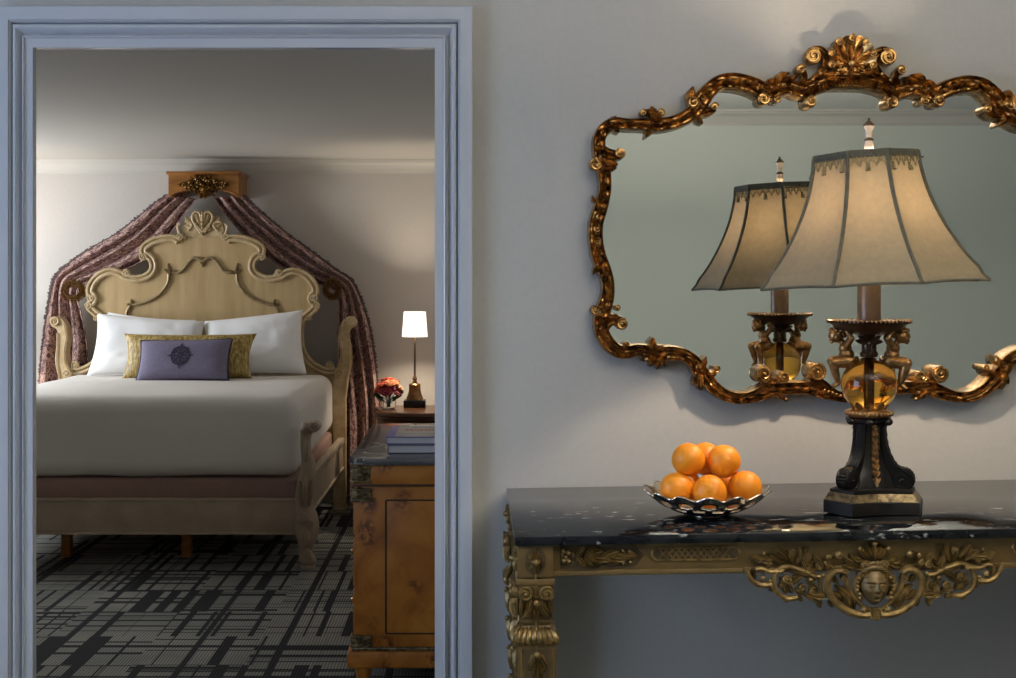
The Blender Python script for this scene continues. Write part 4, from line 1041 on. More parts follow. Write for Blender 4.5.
# head posts with scrolled tops
def headpost(flip):
    pl = [(356,316.5), (351,316.5), (345,321), (341.5,328), (340.5,339), (342.5,351), (341,362), (337,371), (335.5,380), (335.5,509), (347.5,509), (347.5,400), (350,379), (353.5,362), (352.5,347), (350.5,335), (352.5,329), (357,326), (359,321)]
    w = MB(); q_ = cat([hp(*p) for p in pl[:9]], 4)+[hp(*pl[9]), hp(*pl[10])]+cat([hp(*p) for p in pl[11:]], 4)
    q_ = [(x-1.5/sH, max(z, 0)) for x, z in q_]
    w.poly(q_, YH-.035, YH+.045)
    ed = cat([hp(x-1.5, y) for x, y in ((350,317.5), (345,322.5), (342.8,330), (342,339), (344,351), (343,362), (339,371))], 5)
    w.strip([(x, z, .008) for x, z in ed], mpf, YH-.035, .010)
    ed = cat([hp(x-1.5, y) for x, y in ((351,333), (351,346), (351.8,361), (349,378), (346.5,400))], 5)
    w.strip([(x, z, .007) for x, z in ed], mpf, YH-.035, .008)
    X_, Z_ = hp(352.5, 321); w.volute(X_, Z_, 5/sH, YH-.03, .024, 1, 2); w.volute(X_, Z_, 5/sH, YH+.0, .0, 1, 2)
    X_, Z_ = hp(339.5, 373.5); w.volute(X_, Z_, 5/sH, YH-.034, .016, 1, 0)
    if flip: w.xform(Matrix.Translation((2*BC+3/sH, 0, 0)) @ Matrix.Diagonal((-1, 1, 1, 1)))
    bp(w, 'head_post', M['cream2'], None, 35)
headpost(False); headpost(True)
# footposts
sFo = F/YFO
def footpost(flip):
    rows = [(422.6,311,8.5), (426,310.5,9), (430,308,8), (435,306,5.6), (444,305.6,5.4), (453,306.5,5.6), (462,308,6.8), (470,308,8), (485,306.3,9.6), (498,304.5,9.4), (506,304.5,9.4), (514,306.3,10.6), (521,306.5,12.2), (528,306.6,12.6), (534,306.8,11.4),
            (539,307,9.6), (546,306,7.4), (552,305.6,6.6), (557,307,7.8), (561,308,8.2), (564,308,7), (565.5,308,7.4), (567.8,308,7.4)]
    w = MB(); rr = cat(rows, 4); n = 20; b = 0
    for y, x, h in rr:
        p = P(x, y, YFO); r = h/sFo
        for i in range(n):
            a = 2*PI*i/n; c, s_ = math.cos(a), math.sin(a); e = .72
            w.v.append(Vector((p.x+r*math.copysign(abs(c)**e, c), YFO+min(r, .048)*math.copysign(abs(s_)**e, s_)*1.0, max(p.z, 0))))
    for j in range(len(rr)-1):
        for i in range(n): w.f.append((j*n+i, j*n+(i+1) % n, (j+1)*n+(i+1) % n, (j+1)*n+i))
    w.f += [tuple(range(n)), tuple((len(rr)-1)*n+i for i in range(n))]
    def fpt(x, y): p = P(x, y, YFO-.04); return p.x, p.z
    n0 = len(w.v); Y2 = YFO-.030
    X_, Z_ = fpt(314.5, 427); w.volute(X_, Z_, 5.4/sFo, Y2, .026, 1, 2)
    M3 = Matrix.Rotation(PI/2, 3, 'X'); w.lathe([(.0, -.036), (.026, -.036), (.026, .036), (0, .036)], (X_, YFO, Z_), 16, M3)
    X_, Z_ = fpt(302.5, 517); w.volute(X_, Z_, 6/sFo, YFO-.044, .024, 1, 0); X_, Z_ = fpt(311, 522); w.volute(X_, Z_, 3.5/sFo, YFO-.046, .022, -1, 0)
    for bx, by, tx, ty, wd_ in ((306,508,305,470,4.2), (302,506,300,480,2.6), (310,505,313,478,3), (307,440,306,462,3.4), (305,545,306,527,5), (309,560,308,548,4)):
        a, c = fpt(bx, by), fpt(tx, ty); w.leaf(a[0], a[1], c[0], c[1], wd_/sFo, YFO-.044 if by > 465 else YFO-.032, .018)
    if flip: w.xform(Matrix.Translation((2*BC, 0, 0)) @ Matrix.Diagonal((-1, 1, 1, 1)))
    bp(w, 'foot_post', M['foot'], None, 50)
footpost(False); footpost(True)
XR = -.80; XL = 2*BC-XR
w = MB(); w.box(XL-.03, XR-.01, YFO-.012, YFO+.03, .176, .338, .004); w.box(XL-.03, XR-.01, YFO-.020, YFO+.03, .168, .180, .004); w.box(XL-.03, XR-.01, YFO-.018, YFO+.034, .334, .346, .004)
bp(w, 'foot_rail', M['foot'])
for x, sg in ((XR, 1), (XL, -1)):
    w = MB(); w.box(min(x, x-sg*.035), max(x, x-sg*.035), YFO+.02, YH+.02, .268, .452, .004)
    xx = x+sg*.01; w.box(min(x-sg*.02, xx), max(x-sg*.02, xx), YFO+.03, YH, .262, .274, .003); w.box(min(x-sg*.03, xx), max(x-sg*.03, xx), YFO+.03, YH, .42, .456, .004)
    bp(w, 'side_rail', M['foot'])
for x in (67, 187):
    p = P(x, 548, 6.5); w = MB(); w.box(p.x-.024, p.x+.024, 6.476, 6.524, 0, .30, .003); bp(w, 'support_leg', M['cornice'])
w = MB(); w.box(XL+.04, XR-.04, 6.47, 6.53, .27, .30); w.box(XL+.04, XR-.04, 7.3, 7.36, .27, .30); bp(w, 'slat', M['cornice'])
# box spring, mattress
MX1 = -.858; MX0 = 2*BC-MX1
def softbox(name, x0, x1, y0, y1, z0, z1, bev, mt, wob=.0, seg=6):
    bm = bmesh.new(); bmesh.ops.create_cube(bm, size=1)
    for v_ in bm.verts: v_.co = Vector((v_.co.x*(x1-x0), v_.co.y*(y1-y0), v_.co.z*(z1-z0)))
    bmesh.ops.bevel(bm, geom=bm.edges[:], offset=bev, segments=seg, profile=.5, affect='EDGES')
    bmesh.ops.subdivide_edges(bm, edges=[e for e in bm.edges if e.calc_length() > .3], cuts=14, use_grid_fill=True)
    for v_ in bm.verts:
        n_ = noise.noise(v_.co*3.1)*wob; v_.co += Vector((n_, n_, n_))*.6
        if wob and v_.co.z > 0: v_.co.z += .012*(v_.co.y/(y1-y0))+.006*math.cos(v_.co.x*1.7)
        if (v_.co.z < 0) == bool(wob): v_.co.z += .055*(v_.co.y/(y1-y0)+.5)   # deck rises towards the head
    w = MB(); w.frombm(bm); o = w.build(name, mt, None, 60); o.location = ((x0+x1)/2, (y0+y1)/2, (z0+z1)/2); return o
tag(softbox('box_spring', MX0+.01, MX1-.012, YFO+.058, YH-.01, .302, .436, .02, M['skirt'], 0, 3), 'mauve upholstered box spring between bed rails and mattress', 'box spring')
ms = tag(softbox('mattress', MX0, MX1, YFO+.036, YH-.012, .44, .850, .085, M['sheet'], .012), 'thick mattress made up in plain white sheets on the carved bed', 'mattress')
w = MB()                                              # hem of the sheet at the foot
w.tube([(x, YFO+.052-7.06+.0, -.152) for x in (MX0-BC+.08, MX1-BC-.08)], .003, 6)

# pillows
def pillow(name, TLc, TRc, BRc, BLc, thick, mt, label, group=None, pinch=.07, nu=44, nv=30, wr=.011, seed=0, pw=.55):
    C_ = [Vector(p) for p in (BLc, BRc, TRc, TLc)]
    cen = sum(C_, Vector())/4; nrm = (C_[1]-C_[0]).cross(C_[3]-C_[0]).normalized()   # towards the viewer
    if nrm.y > 0: nrm = -nrm
    def base(u, v):
        a, b_ = 2*u-1, 2*v-1
        p = C_[0].lerp(C_[1], u).lerp(C_[3].lerp(C_[2], u), v)
        ctr = cen
        k1 = pinch*(1-a*a)*(b_*b_); k2 = pinch*(1-b_*b_)*(a*a)
        p = p+(C_[0]-C_[3])*.5*k1*b_*1.0+(C_[0]-C_[1])*.5*k2*a
        return p, a, b_
    def th(a, b_): return thick*((1-a**4)*(1-b_**4))**pw if abs(a) < 1 and abs(b_) < 1 else 0
    w = MB()
    for sg in (1, -1):
        def fn(u, v):
            p, a, b_ = base(u, v); t = th(a, b_)
            n_ = noise.noise(Vector((a*2.2+seed, b_*1.7, seed*1.3)))*wr+noise.noise(Vector((a*5+seed, b_*5, 4)))*wr*.4
            return p+nrm*(sg*.5*t+(n_*(1-abs(a)**6)*(1-abs(b_)**6)))-cen
        w.grid(fn, nu, nv)
    bm = bmesh.new()
    vs = [bm.verts.new(p) for p in w.v]
    for f_ in w.f: bm.faces.new([vs[i] for i in f_])
    bmesh.ops.remove_doubles(bm, verts=bm.verts[:], dist=1e-5)
    w2 = MB(); w2.frombm(bm); o = w2.build(name, mt, None, 70); o.location = cen
    tag(o, label, 'pillow', group)
    return o, base, th, nrm, cen
def pp(x, y, Y): return P(x, y, Y)
G = 'white bed pillows'
pillow('pillow', pp(107, 312, 7.845), pp(196, 320, 7.845), pp(196, 374, 7.835), pp(103, 374, 7.835), .04, M['pillow'], 'white pillow tucked behind the front left white pillow, only its corner showing', G, seed=3)
pillow('pillow', pp(97, 313, 7.755), pp(205, 321, 7.755), pp(204.5, 376, 7.63), pp(86.5, 376, 7.63), .14, M['pillow'], 'front white pillow on the left half of the bed', G, seed=1)
pillow('pillow', pp(203, 321, 7.80), pp(303, 309.5, 7.80), pp(307, 374, 7.65), pp(203, 376, 7.65), .15, M['pillow'], 'white pillow on the right half of the bed with raised corner', G, seed=2)
pillow('bolster_pillow', pp(124.5, 333.5, 7.53), pp(257, 333.5, 7.53), pp(252, 378.5, 7.44), pp(121, 379.5, 7.44), .13, M['gold'], 'long gold ruched silk pillow behind the lavender cushion', pinch=.08, seed=5)
o, base, th, nrm, cen = pillow('cushion', pp(141, 340.5, 7.40), pp(232.5, 339, 7.40), pp(228.5, 380, 7.29), pp(135.5, 381.5, 7.29), .11, M['lav'], 'lavender cushion with dark compass emblem in front of gold pillow', pinch=.05, seed=7, wr=.003)
o['category'] = 'cushion'
w = MB()
def onp(u, v, lift=.004):
    p, a, b_ = base(u, v); t = th(a, b_)
    n_ = noise.noise(Vector((a*2.2+7, b_*1.7, 7*1.3)))*.003+noise.noise(Vector((a*5+7, b_*5, 4)))*.003*.4
    return p+nrm*(.5*t+n_*(1-abs(a)**6)*(1-abs(b_)**6)+lift)-cen
asp = 95/41.
def em(x, y, lift=.003): return onp(.475+x/95., .53+y/41., lift)    # emblem plane, px units
def ringp(r, wd_):
    b = len(w.v); n = 40
    for i in range(n):
        a = 2*PI*i/n
        for r2, lf in ((r-wd_/2, .002), (r-wd_/2, .0035), (r+wd_/2, .0035), (r+wd_/2, .002)): w.v.append(em(r2*math.cos(a), r2*math.sin(a), lf))
    for i in range(n):
        for j in range(4): w.f.append((b+i*4+j, b+i*4+(j+1) % 4, b+((i+1) % n)*4+(j+1) % 4, b+((i+1) % n)*4+j))
def spike(a, r0, r1, wd_):
    c, s_ = math.cos(a), math.sin(a); q_ = [(r0*c, r0*s_), ((r0+r1)/2*c-wd_*s_, (r0+r1)/2*s_+wd_*c), (r1*c, r1*s_), ((r0+r1)/2*c+wd_*s_, (r0+r1)/2*s_-wd_*c)]
    w.add([em(*p, .0045) for p in q_]+[em(*p, .002) for p in q_], [(0, 1, 2, 3), (7, 6, 5, 4), (0, 4, 5, 1), (1, 5, 6, 2), (2, 6, 7, 3), (3, 7, 4, 0)])
ringp(9.0, 1.6); ringp(6.4, .7); ringp(2.2, .7)
for i in range(8): spike(i*PI/4, .6, 8.2, .75); spike(i*PI/4+PI/8, 6.6, 9.8, .9)
for i in range(4): spike(i*PI/2, 7, 13.5, .9); spike(i*PI/2+PI/4, 7.5, 11, 1.1)
w.build('compass_emblem', M['navy'], o, 0)
w = MB(); pts = [onp(t, 0, 0) for t in [i/30 for i in range(30)]]+[onp(1, t, 0) for t in [i/16 for i in range(16)]]+[onp(1-t, 1, 0) for t in [i/30 for i in range(30)]]+[onp(0, 1-t, 0) for t in [i/16 for i in range(16)]]
w.tube(pts, .005, 6, True); w.build('corded_edge', M['navy'], o)

# ------------------------------------------------------------------ canopy cornice, drapes, holdbacks
YC = 7.86
def cp(x, y): p = P(x, y, YC); return p.x, p.z
cor = tag(empty('canopy_cornice', (P(206, 0, YC).x, YC, 1.95)), 'gilded wooden canopy cornice carved with flowers above the headboard', 'cornice')
def cpl(mb, n_, mt, sm=40): mb.xform(Matrix.Translation(-cor.location)); return mb.build(n_, mt, cor, sm)
x0, zt = cp(168.5, 175); x1, _ = cp(238.5, 175); ztop = cp(0, 172)[1]
zlo = cp(0, 196.5)[1]; zar = cp(0, 189)[1]
w = MB(); front = [(x0, zt), (x0, zlo)]+[(x0+.012+(x1-x0-.024)*i/16, zlo+(zar-zlo)*math.sin(PI*i/16)**.6) for i in range(17)]+[(x1, zlo), (x1, zt)]
w.poly(front, YC, YC+.025); w.box(x0, x0+.02, YC+.02, YB-.002, zlo, zt); w.box(x1-.02, x1, YC+.02, YB-.002, zlo, zt)
xm = (x0+x1)/2
ed = [(x, z+.006, .006) for x, z in front[2:19]]; w.strip(ed, [(-1, 0), (-.7, .8), (0, 1), (.7, .8), (1, 0)], YC, .008)
cpl(w, 'cornice_board', M['cornice'])
w = MB(); w.box(x0-.004, x1+.004, YC-.006, YB-.002, zt-.002, zt+.006, .002); w.box(x0-.013, x1+.013, YC-.016, YB-.002, zt+.004, ztop+.004, .005); cpl(w, 'cornice_cap', M['cornice'])
w = MB(); random.seed(11)
for i in range(150):                                   # garland: dense in the middle, thinning to the ends
    t = max(-1, min(1, random.gauss(0, .42))); x = 205+t*24; hgt = 9.5*(1-abs(t)**1.5)+1.5
    y = 184.5+random.uniform(-.75, .9)*hgt*(1.0 if abs(t) > .3 else 1.25)
    y = min(y, 201)
    a = random.uniform(0, 2*PI); L_ = random.uniform(2.2, 4.4); p, q_ = cp(x, y), cp(x+L_*math.cos(a), y+L_*math.sin(a))
    dep = .012+.024*(1-abs(t))*random.random()
    w.leaf(p[0], p[1], q_[0], q_[1], random.uniform(.9, 1.5)/159, YC-dep+.008, .012, random.uniform(-.2, .2), 2, 8)
for i in range(46):
    t = random.uniform(-1, 1); x = 205+t*23; y = 184.5+random.uniform(-.7, .8)*(9.5*(1-abs(t)**1.4)+1); p = cp(x, y); w.ball((p[0], YC-.014-.02*(1-abs(t))*random.random(), p[1]), random.uniform(.006, .011), 8, 6)
p = cp(205, 190)
for r_, n_ in ((.030, 8), (.02, 6)):
    for i in range(n_): a = 2*PI*i/n_; w.leaf(p[0], p[1], p[0]+r_*math.cos(a), p[1]+r_*math.sin(a), .010, YC-.030-(.03-r_)*.6, .012, .1, 1, 8)
w.ball((p[0], YC-.05, p[1]), .010, 10, 7)
w.poly([cp(*q_) for q_ in ((186,180), (205,177.5), (224,180), (218,190), (205,199), (192,190))], YC-.008, YC+.004)
cpl(w, 'flower_garland', M['burn'])

def drape(rows, name, label, seed, pleats, outer_left):
    sec = cat([tuple(float(q) for q in r) for r in rows], 8); w = MB(); nu = 84
    L = [0]
    for i in range(1, len(sec)): L.append(L[-1]+math.hypot((sec[i][0]+sec[i][2]-sec[i-1][0]-sec[i-1][2])/2, (sec[i][1]+sec[i][3]-sec[i-1][1]-sec[i-1][3])/2)/155)
    n = len(sec)-1
    def fn(u, v):
        i = min(int(round(v*n)), n); ax, ay, bx, by, Y, am = sec[i]
        ph = noise.noise(Vector((L[i]*1.6, seed, 0)))*.9
        uu = u+.030*math.sin(2*PI*pleats*u*.5+ph*2)
        wv = math.sin(2*PI*pleats*u+ph*1.6+.5*math.sin(5*u+seed)); wv = math.copysign(abs(wv)**.8, wv)
        d = am*(wv+.45*math.sin(2*PI*pleats*2.3*u+seed+L[i]*.8)*.6)
        Yp = min(Y-d, YB-.012)
        q_ = P(ax+(bx-ax)*uu, ay+(by-ay)*uu, Y); return (q_.x, Yp, max(q_.z, .012))
    w.grid(fn, nu, n, uvf=lambda u, v: (u*.75, L[min(int(round(v*n)), n)]))
    loc = Vector(fn(.5, .5)); loc.z = .0
    o = w.build(name, M['damask'], None, 180, loc)
    mod(o, 'SOLIDIFY', thickness=.004, offset=1)
    tag(o, label, 'curtain', 'canopy drapes')
    f = MB(); random.seed(seed)                        # looped fringe along the outer edge
    up = [Vector(fn(0, i/n)) for i in range(n+1)]
    cen_ = [Vector(fn(.5, i/n)) for i in range(n+1)]
    for i in range(0, n, 1):
        for q in range(3):
            p = up[i].lerp(up[min(i+1, n)], q/3); dv = (up[i]-cen_[i]); dv.y = 0; dv.normalize()
            e = p+dv*random.uniform(.010, .018)+Vector((random.uniform(-.004, .004), -.004, random.uniform(-.006, .004)))
            f.tube([p-dv*.004, p.lerp(e, .5), e], [.004, .005, .003], 5)
    f.tube([p+(p-c_).normalized()*.001 for p, c_ in zip(up, cen_)], .005, 6)
    f.xform(Matrix.Translation(-loc)); f.build('fringe', M['fringe'], o)
    return o
drape([(168,195,198,199,7.99,.020), (151,207.5,185,215,7.99,.022), (121,232,166,241,8.0,.026), (95,247,141,263,8.01,.028), (72,262,111,276,8.02,.026), (57,275,84,285,8.03,.020), (52,288,79,296,8.035,.018), (48.5,310,83,312,8.035,.024), (45.5,335,88,340,8.04,.028), (42.5,362,88,366,8.04,.030), (40,400,88,400,8.04,.030), (38,501,88,501,8.04,.030)],
      'drape', 'plum damask drape swagged left from the canopy, hanging by the left headpost', 2, 3.1, True)
drape([(244,195,214,198,7.99,.020), (262,212.5,226,216,7.99,.022), (290,236,247,239,8.0,.026), (315,254,276,264,8.01,.028), (337,270,309,281.5,8.02,.026), (350,279,328,287,8.03,.020), (358,292,337,297,8.035,.018), (366,315,337.5,322,8.035,.024), (373,345,337,350,8.04,.028), (378,380,339,385,8.04,.030), (381,420,342,420,8.04,.030), (382,501,342,501,8.04,.030)],
      'drape', 'plum damask drape swagged right from the canopy, hanging beside the nightstand', 9, 3.1, False)
def holdback(x, y, label, rx):
    p = P(x, y, 7.955); w = MB(); R_ = .052
    pts = [(p.x+R_*rx*math.cos(a), p.y+.0, p.z+R_*math.sin(a)) for a in [2*PI*i/28 for i in range(28)]]
    w.tube(pts, .008, 8, True)
    for i in range(22):
        a = 2*PI*i/22
        for rr, of in ((R_, .0), (R_*1.18, .5), (R_*.82, .5)):
            aa = a+of*.28; b_ = Vector((p.x+rr*rx*math.cos(aa), 0, p.z+rr*math.sin(aa)))
            sg_ = 1 if rr > R_ else -1; w.leaf(b_.x, b_.z, b_.x-.018*math.sin(aa)+sg_*.012*math.cos(aa), b_.z+.018*math.cos(aa)+sg_*.012*math.sin(aa), .0085, p.y-.008, .014, .12, 1, 7)
    w.tube([(p.x+R_*rx*(1 if x < 200 else -1), p.y, p.z), (p.x+R_*rx*(1 if x < 200 else -1), YB-.001, p.z)], .008, 8)
    o = w.build('curtain_holdback', M['wreath'], None, 40, (p.x, p.y, p.z)); tag(o, label, 'curtain holdback', 'carved drape holdbacks')
holdback(74, 291, 'carved gilt leaf wreath holding the left drape beside the headboard', 1.15); holdback(332.5, 289, 'carved gilt leaf wreath behind the right drape beside the headboard', .85)

# ------------------------------------------------------------------ nightstand, bedside lamp, flowers
NX, NYF, NYB, NZ = -.285, 7.42, 7.93, .655
def serp(k_, z, sx=.315):
    pts = []
    hy = (NYB-NYF)/2
    for i in range(64):
        a = 2*PI*i/64; c, s_ = math.cos(a), math.sin(a); e = .55
        x = sx*k_*math.copysign(abs(c)**e, c); y = hy*k_*math.copysign(abs(s_)**e, s_)
        if s_ < 0: y -= .028*math.cos(x/sx*PI*1.0)*k_
        pts.append(Vector((x, y, z)))
    return pts
def stack(layers, sx=.315):
    w = MB(); n = 64
    for k_, z in layers: w.v += serp(k_, z, sx)
    for j in range(len(layers)-1):
        for i in range(n): w.f.append((j*n+i, j*n+(i+1) % n, (j+1)*n+(i+1) % n, (j+1)*n+i))
    w.f += [tuple(reversed(range(n))), tuple((len(layers)-1)*n+i for i in range(n))]; return w
ns = tag(empty('nightstand', (NX, (NYF+NYB)/2, 0)), 'dark mahogany nightstand with serpentine top beside the bed', 'nightstand')
stack([(.96, NZ-.030), (1.0, NZ-.024), (1.0, NZ-.010), (.985, NZ-.004), (.965, NZ)]).build('top', M['mahog'], ns, 35)
w = stack([(.90, .12), (.90, NZ-.055), (.93, NZ-.045), (.93, NZ-.03)]); w.build('carcass', M['mahog'], ns, 35)
for z0, z1 in ((.48, .60), (.30, .46), (.13, .28)):
    w = MB()
    def fn(u, v): x = -.2+.4*u; return (x, -(NYB-NYF)/2*.90-.0265*math.cos(x/.315*PI)*.9-.006*(1-max(abs(2*u-1), abs(2*v-1))**8), z0+(z1-z0)*v)
    w.grid(fn, 16, 6); d = w.build('drawer', M['mahog'], ns, 60); mod(d, 'SOLIDIFY', thickness=.008)
    w = MB(); w.ball((0, -(NYB-NYF)/2*.9-.045, (z0+z1)/2), .011, 10, 7); w.build('knob', M['brass'], d)
for sx in (-1, 1):
    for sy in (-1, 1): w = MB(); w.lathe([(.018, 0), (.026, .03), (.02, .06), (.032, .12), (.032, .125)], (sx*.21, sy*.17, 0), 14); w.build('leg', M['mahog'], ns)
BLX, BLY = (415-VX)*7.83/F, 7.80
bl = tag(empty('bedside_lamp', (BLX, BLY, NZ+.001)), 'slim bronze bedside lamp with glowing white shade on the nightstand', 'lamp')
def hz(y): return (406.5-y)/160.
w = MB(); w.box(-.068, .068, -.062, .062, 0, hz(399.5), .004); w.build('base', M['black'], bl)
w = MB(); w.lathe([(.052, hz(399.5)), (.052, hz(397.5)), (.043, hz(394)), (.037, hz(390)), (.036, hz(385.5)), (.039, hz(384.3)), (.034, hz(383.4)), (.016, hz(382.8)), (.011, hz(380)), (.016, hz(378.5)), (.011, hz(377)), (.006, hz(374))], (0, 0, 0), 28); w.build('bell_foot', M['brass'], bl)
w = MB(); w.lathe([(.0062, hz(375)), (.0062, hz(318))], (0, 0, 0), 12); w.build('pole', M['pole'], bl)
w = MB(); n = 36
w.lathe([(.080, hz(336.5)), (.0685, hz(311.5))], (0, 0, 0), n); w.f = w.f[:n]
s_ = w.build('lamp_shade', M['lit'], bl, 60); mod(s_, 'SOLIDIFY', thickness=.002)
q = light('bedside_bulb', 'POINT', (0, 0, hz(325)), 23, (1, .83, .64), radius=.025); q.parent = bl
# its twin across the bed
for src in (ns, bl):
    c = copy_tree(src); c.location.x = 2*BC-src.location.x
    c['label'] = c['label'].replace('beside the bed', 'on the far side of the bed').replace('on the nightstand', 'on the far side of the bed')
FX, FY = P(389, 0, 7.72).x, 7.70
w = MB(); w.lathe([(.034, 0), (.042, .006), (.047, .03), (.044, .055), (.040, .075), (.0385, .075), (.042, .055), (.0445, .03), (.039, .009), (0, .007)], (0, 0, 0), 24)
va = tag(w.build('vase', M['glass'], None, 60), 'small round clear glass vase of flowers on the nightstand', 'vase'); va.location = (FX, FY, NZ+.001)
def petal_mat(n_, c): return mottled(n_, c, tuple(q_*.6 for q_ in c), 40, .6)
FM = {'red': petal_mat('crimson_petals', (.30, .012, .03)), 'coral': petal_mat('coral_petals', (.75, .12, .035)), 'orange': petal_mat('orange_petals', (.82, .22, .05)), 'pink': petal_mat('pink_petals', (.50, .17, .22)), 'peach': petal_mat('peach_petals', (.80, .42, .20))}
def flower(dx, dy, dz, r, col, label, grp):
    dz = dz*.92+.018; dx *= .85; dy *= .85; r *= 1.3; rt = empty('flower', (FX, FY, NZ+.012)); tag(rt, label, 'flower', grp)
    w = MB(); w.tube(cat([(dx*.15, dy*.15, 0), (dx*.25, dy*.25, .04), (dx, dy, dz)], 5), .0025, 6); w.build('stem', M['green'], rt)
    w = MB(); c = Vector((dx, dy, dz)); out_ = (c-Vector((0, 0, .05))).normalized(); q_ = out_.to_track_quat('Z', 'Y').to_matrix()
    for ring, (k_, n_, op) in enumerate(((1, 7, 1.0), (.85, 6, .7), (.65, 5, .4), (.4, 3, .15))):
        for i in range(n_):
            a = 2*PI*i/n_+ring*.5
            R3 = q_ @ Matrix.Rotation(a, 3, 'Z') @ Matrix.Rotation(op, 3, 'Y')
            w.ball(c+R3 @ Vector((0, 0, r*.55*k_)), (r*.20, r*.46*k_, r*.55*k_), 8, 6, R3)
    w.build('bloom', FM[col], rt)
flower(-.006, -.045, .078, .046, 'red', 'deep crimson flower at the front of the vase bouquet', 'flowers in the glass vase')
flower(-.012, .01, .140, .034, 'coral', 'topmost coral red flower of the vase bouquet', 'flowers in the glass vase')
flower(.022, -.02, .122, .036, 'orange', 'bright orange flower near the top of the vase bouquet', 'flowers in the glass vase')
flower(-.055, -.01, .092, .034, 'coral', 'coral flower at the left shoulder of the vase bouquet', 'flowers in the glass vase')
flower(.062, -.005, .098, .030, 'peach', 'peach flower at the right edge of the vase bouquet', 'flowers in the glass vase')
flower(-.085, .01, .066, .022, 'pink', 'small pink flower at the left edge of the vase bouquet', 'flowers in the glass vase')
flower(.03, .045, .13, .03, 'coral', 'coral flower at the back of the vase bouquet', 'flowers in the glass vase')
flower(.012, -.05, .125, .030, 'orange', 'orange flower facing front above the crimson bloom of the bouquet', 'flowers in the glass vase')
flower(-.042, -.035, .118, .030, 'coral', 'coral flower at the upper left front of the vase bouquet', 'flowers in the glass vase')
flower(.05, -.04, .075, .028, 'red', 'small crimson flower at the lower right of the vase bouquet', 'flowers in the glass vase')
random.seed(4)
sg = tag(empty('foliage_sprig', (FX, FY, NZ+.012)), 'spray of dark green leaves among the vase flowers', 'foliage')
w = MB()
for a, rr, z in ((2.9, .075, .05), (3.3, .085, .07), (.3, .07, .06), (.0, .085, .085), (1.2, .05, .13), (4.5, .06, .06), (5.4, .075, .05), (3.8, .06, .045)):
    f = MB(); f.leaf(0, 0, .05, 0, .014, 0, .004, .1, 1, 8)
    Mx = Matrix.Translation((rr*math.cos(a)*.6, rr*math.sin(a)*.6, z*.8)) @ Matrix.Rotation(a, 4, 'Z') @ Matrix.Rotation(-.5, 4, 'Y') @ Matrix.Rotation(random.uniform(-.6, .6), 4, 'X')
    w.merge(f, Mx); w.tube([(0, 0, .005), (rr*.3*math.cos(a), rr*.3*math.sin(a), z*.5), (rr*math.cos(a)*.6, rr*math.sin(a)*.6, z*.8)], .0018, 5)
w.build('leaves', M['green'], sg)

# ------------------------------------------------------------------ dresser with books
DYF, DYB, DXL, DXR, DTZ = 4.325, 5.49, -.425, .13, .80
dr = tag(empty('dresser', ((DXL+DXR)/2, (DYF+DYB)/2, 0)), 'burr wood dresser with grey marble top and brass corner mounts', 'dresser')
def dp(mb, n_, mt, par=None, sm=35): mb.xform(Matrix.Translation(-dr.location)); return mb.build(n_, mt, par or dr, sm)
def dpx(x, y): p = P(x, y, DYF+.02); return p.x, p.z
def dz_(y): return dpx(0, y)[1]
bx = dpx(354, 0)[0]
w = MB()                                              # marble with stepped front corners
def topo(e, z):
    pts = []
    for (cx_, cy_, sx, sy) in ((DXL, DYF, -1, -1), (DXR, DYF, 1, -1), (DXR, DYB, 1, 1), (DXL, DYB, -1, 1)):
        if sx < 0:
            k_ = [(0, .055), (.012, .05), (.014, .016), (.05, .012), (.055, 0)] if sy < 0 else [(.055, 0), (.05, .012), (.014, .016), (.012, .05), (0, .055)]
            for a, b_ in k_: pts.append(((cx_-sx*a)+sx*e, (cy_-sy*b_)+sy*e, z))
        else: pts.append((cx_+sx*e*0, cy_+sy*e, z))
    return pts
lay = [(-.010, DTZ-.024), (-.003, DTZ-.021), (0, DTZ-.014), (0, DTZ-.007), (-.004, DTZ-.001), (-.009, DTZ)]; n = len(topo(0, 0))
for e, z in lay: w.v += [Vector(p) for p in topo(e, z)]
for j in range(len(lay)-1):
    for i in range(n): w.f.append((j*n+i, j*n+(i+1) % n, (j+1)*n+(i+1) % n, (j+1)*n+i))
w.f += [tuple(reversed(range(n))), tuple((len(lay)-1)*n+i for i in range(n))]
dp(w, 'marble_top', M['marble2'])
zf, zm, zp0, zp1 = DTZ-.024, dz_(485), dz_(651), dz_(668)
w = MB(); w.box(bx, DXR, DYF+.03, DYB-.03, zp0-.002, zm+.001, .003)
w.box(bx-.004, DXR, DYF+.022, DYB-.022, zm, zf, .004)
dp(w, 'carcass', M['burl2'])
w = MB(); w.box(bx-.006, DXR, DYF+.020, DYB-.02, zm-.005, zm+.002, .002)
px0, px1, pz0, pz1 = dpx(386, 0)[0], DXR-.08, dz_(634), dz_(501)
for a in ((px0-.004, px0+.004, pz0, pz1), (px1-.004, px1+.004, pz0, pz1), (px0, px1, pz0-.004, pz0+.003), (px0, px1, pz1-.003, pz1+.004)): w.box(a[0], a[1], DYF+.0285, DYF+.034, a[2], a[3])
dp(w, 'inlay_line', M['inlay'])
w = MB(); w.box(px0+.003, px1-.003, DYF+.0275, DYF+.034, pz0+.002, pz1-.002, .001); dp(w, 'side_panel', M['burl'])
w = MB(); w.box(dpx(347, 0)[0], DXR, DYF+.006, DYB-.006, zp1, zp0, .010); dp(w, 'plinth', M['burl2'])
w = MB(); w.box(bx-.008, DXR, DYF+.016, DYB-.016, zp0-.001, zp0+.013, .004); dp(w, 'base_moulding', M['mount'])
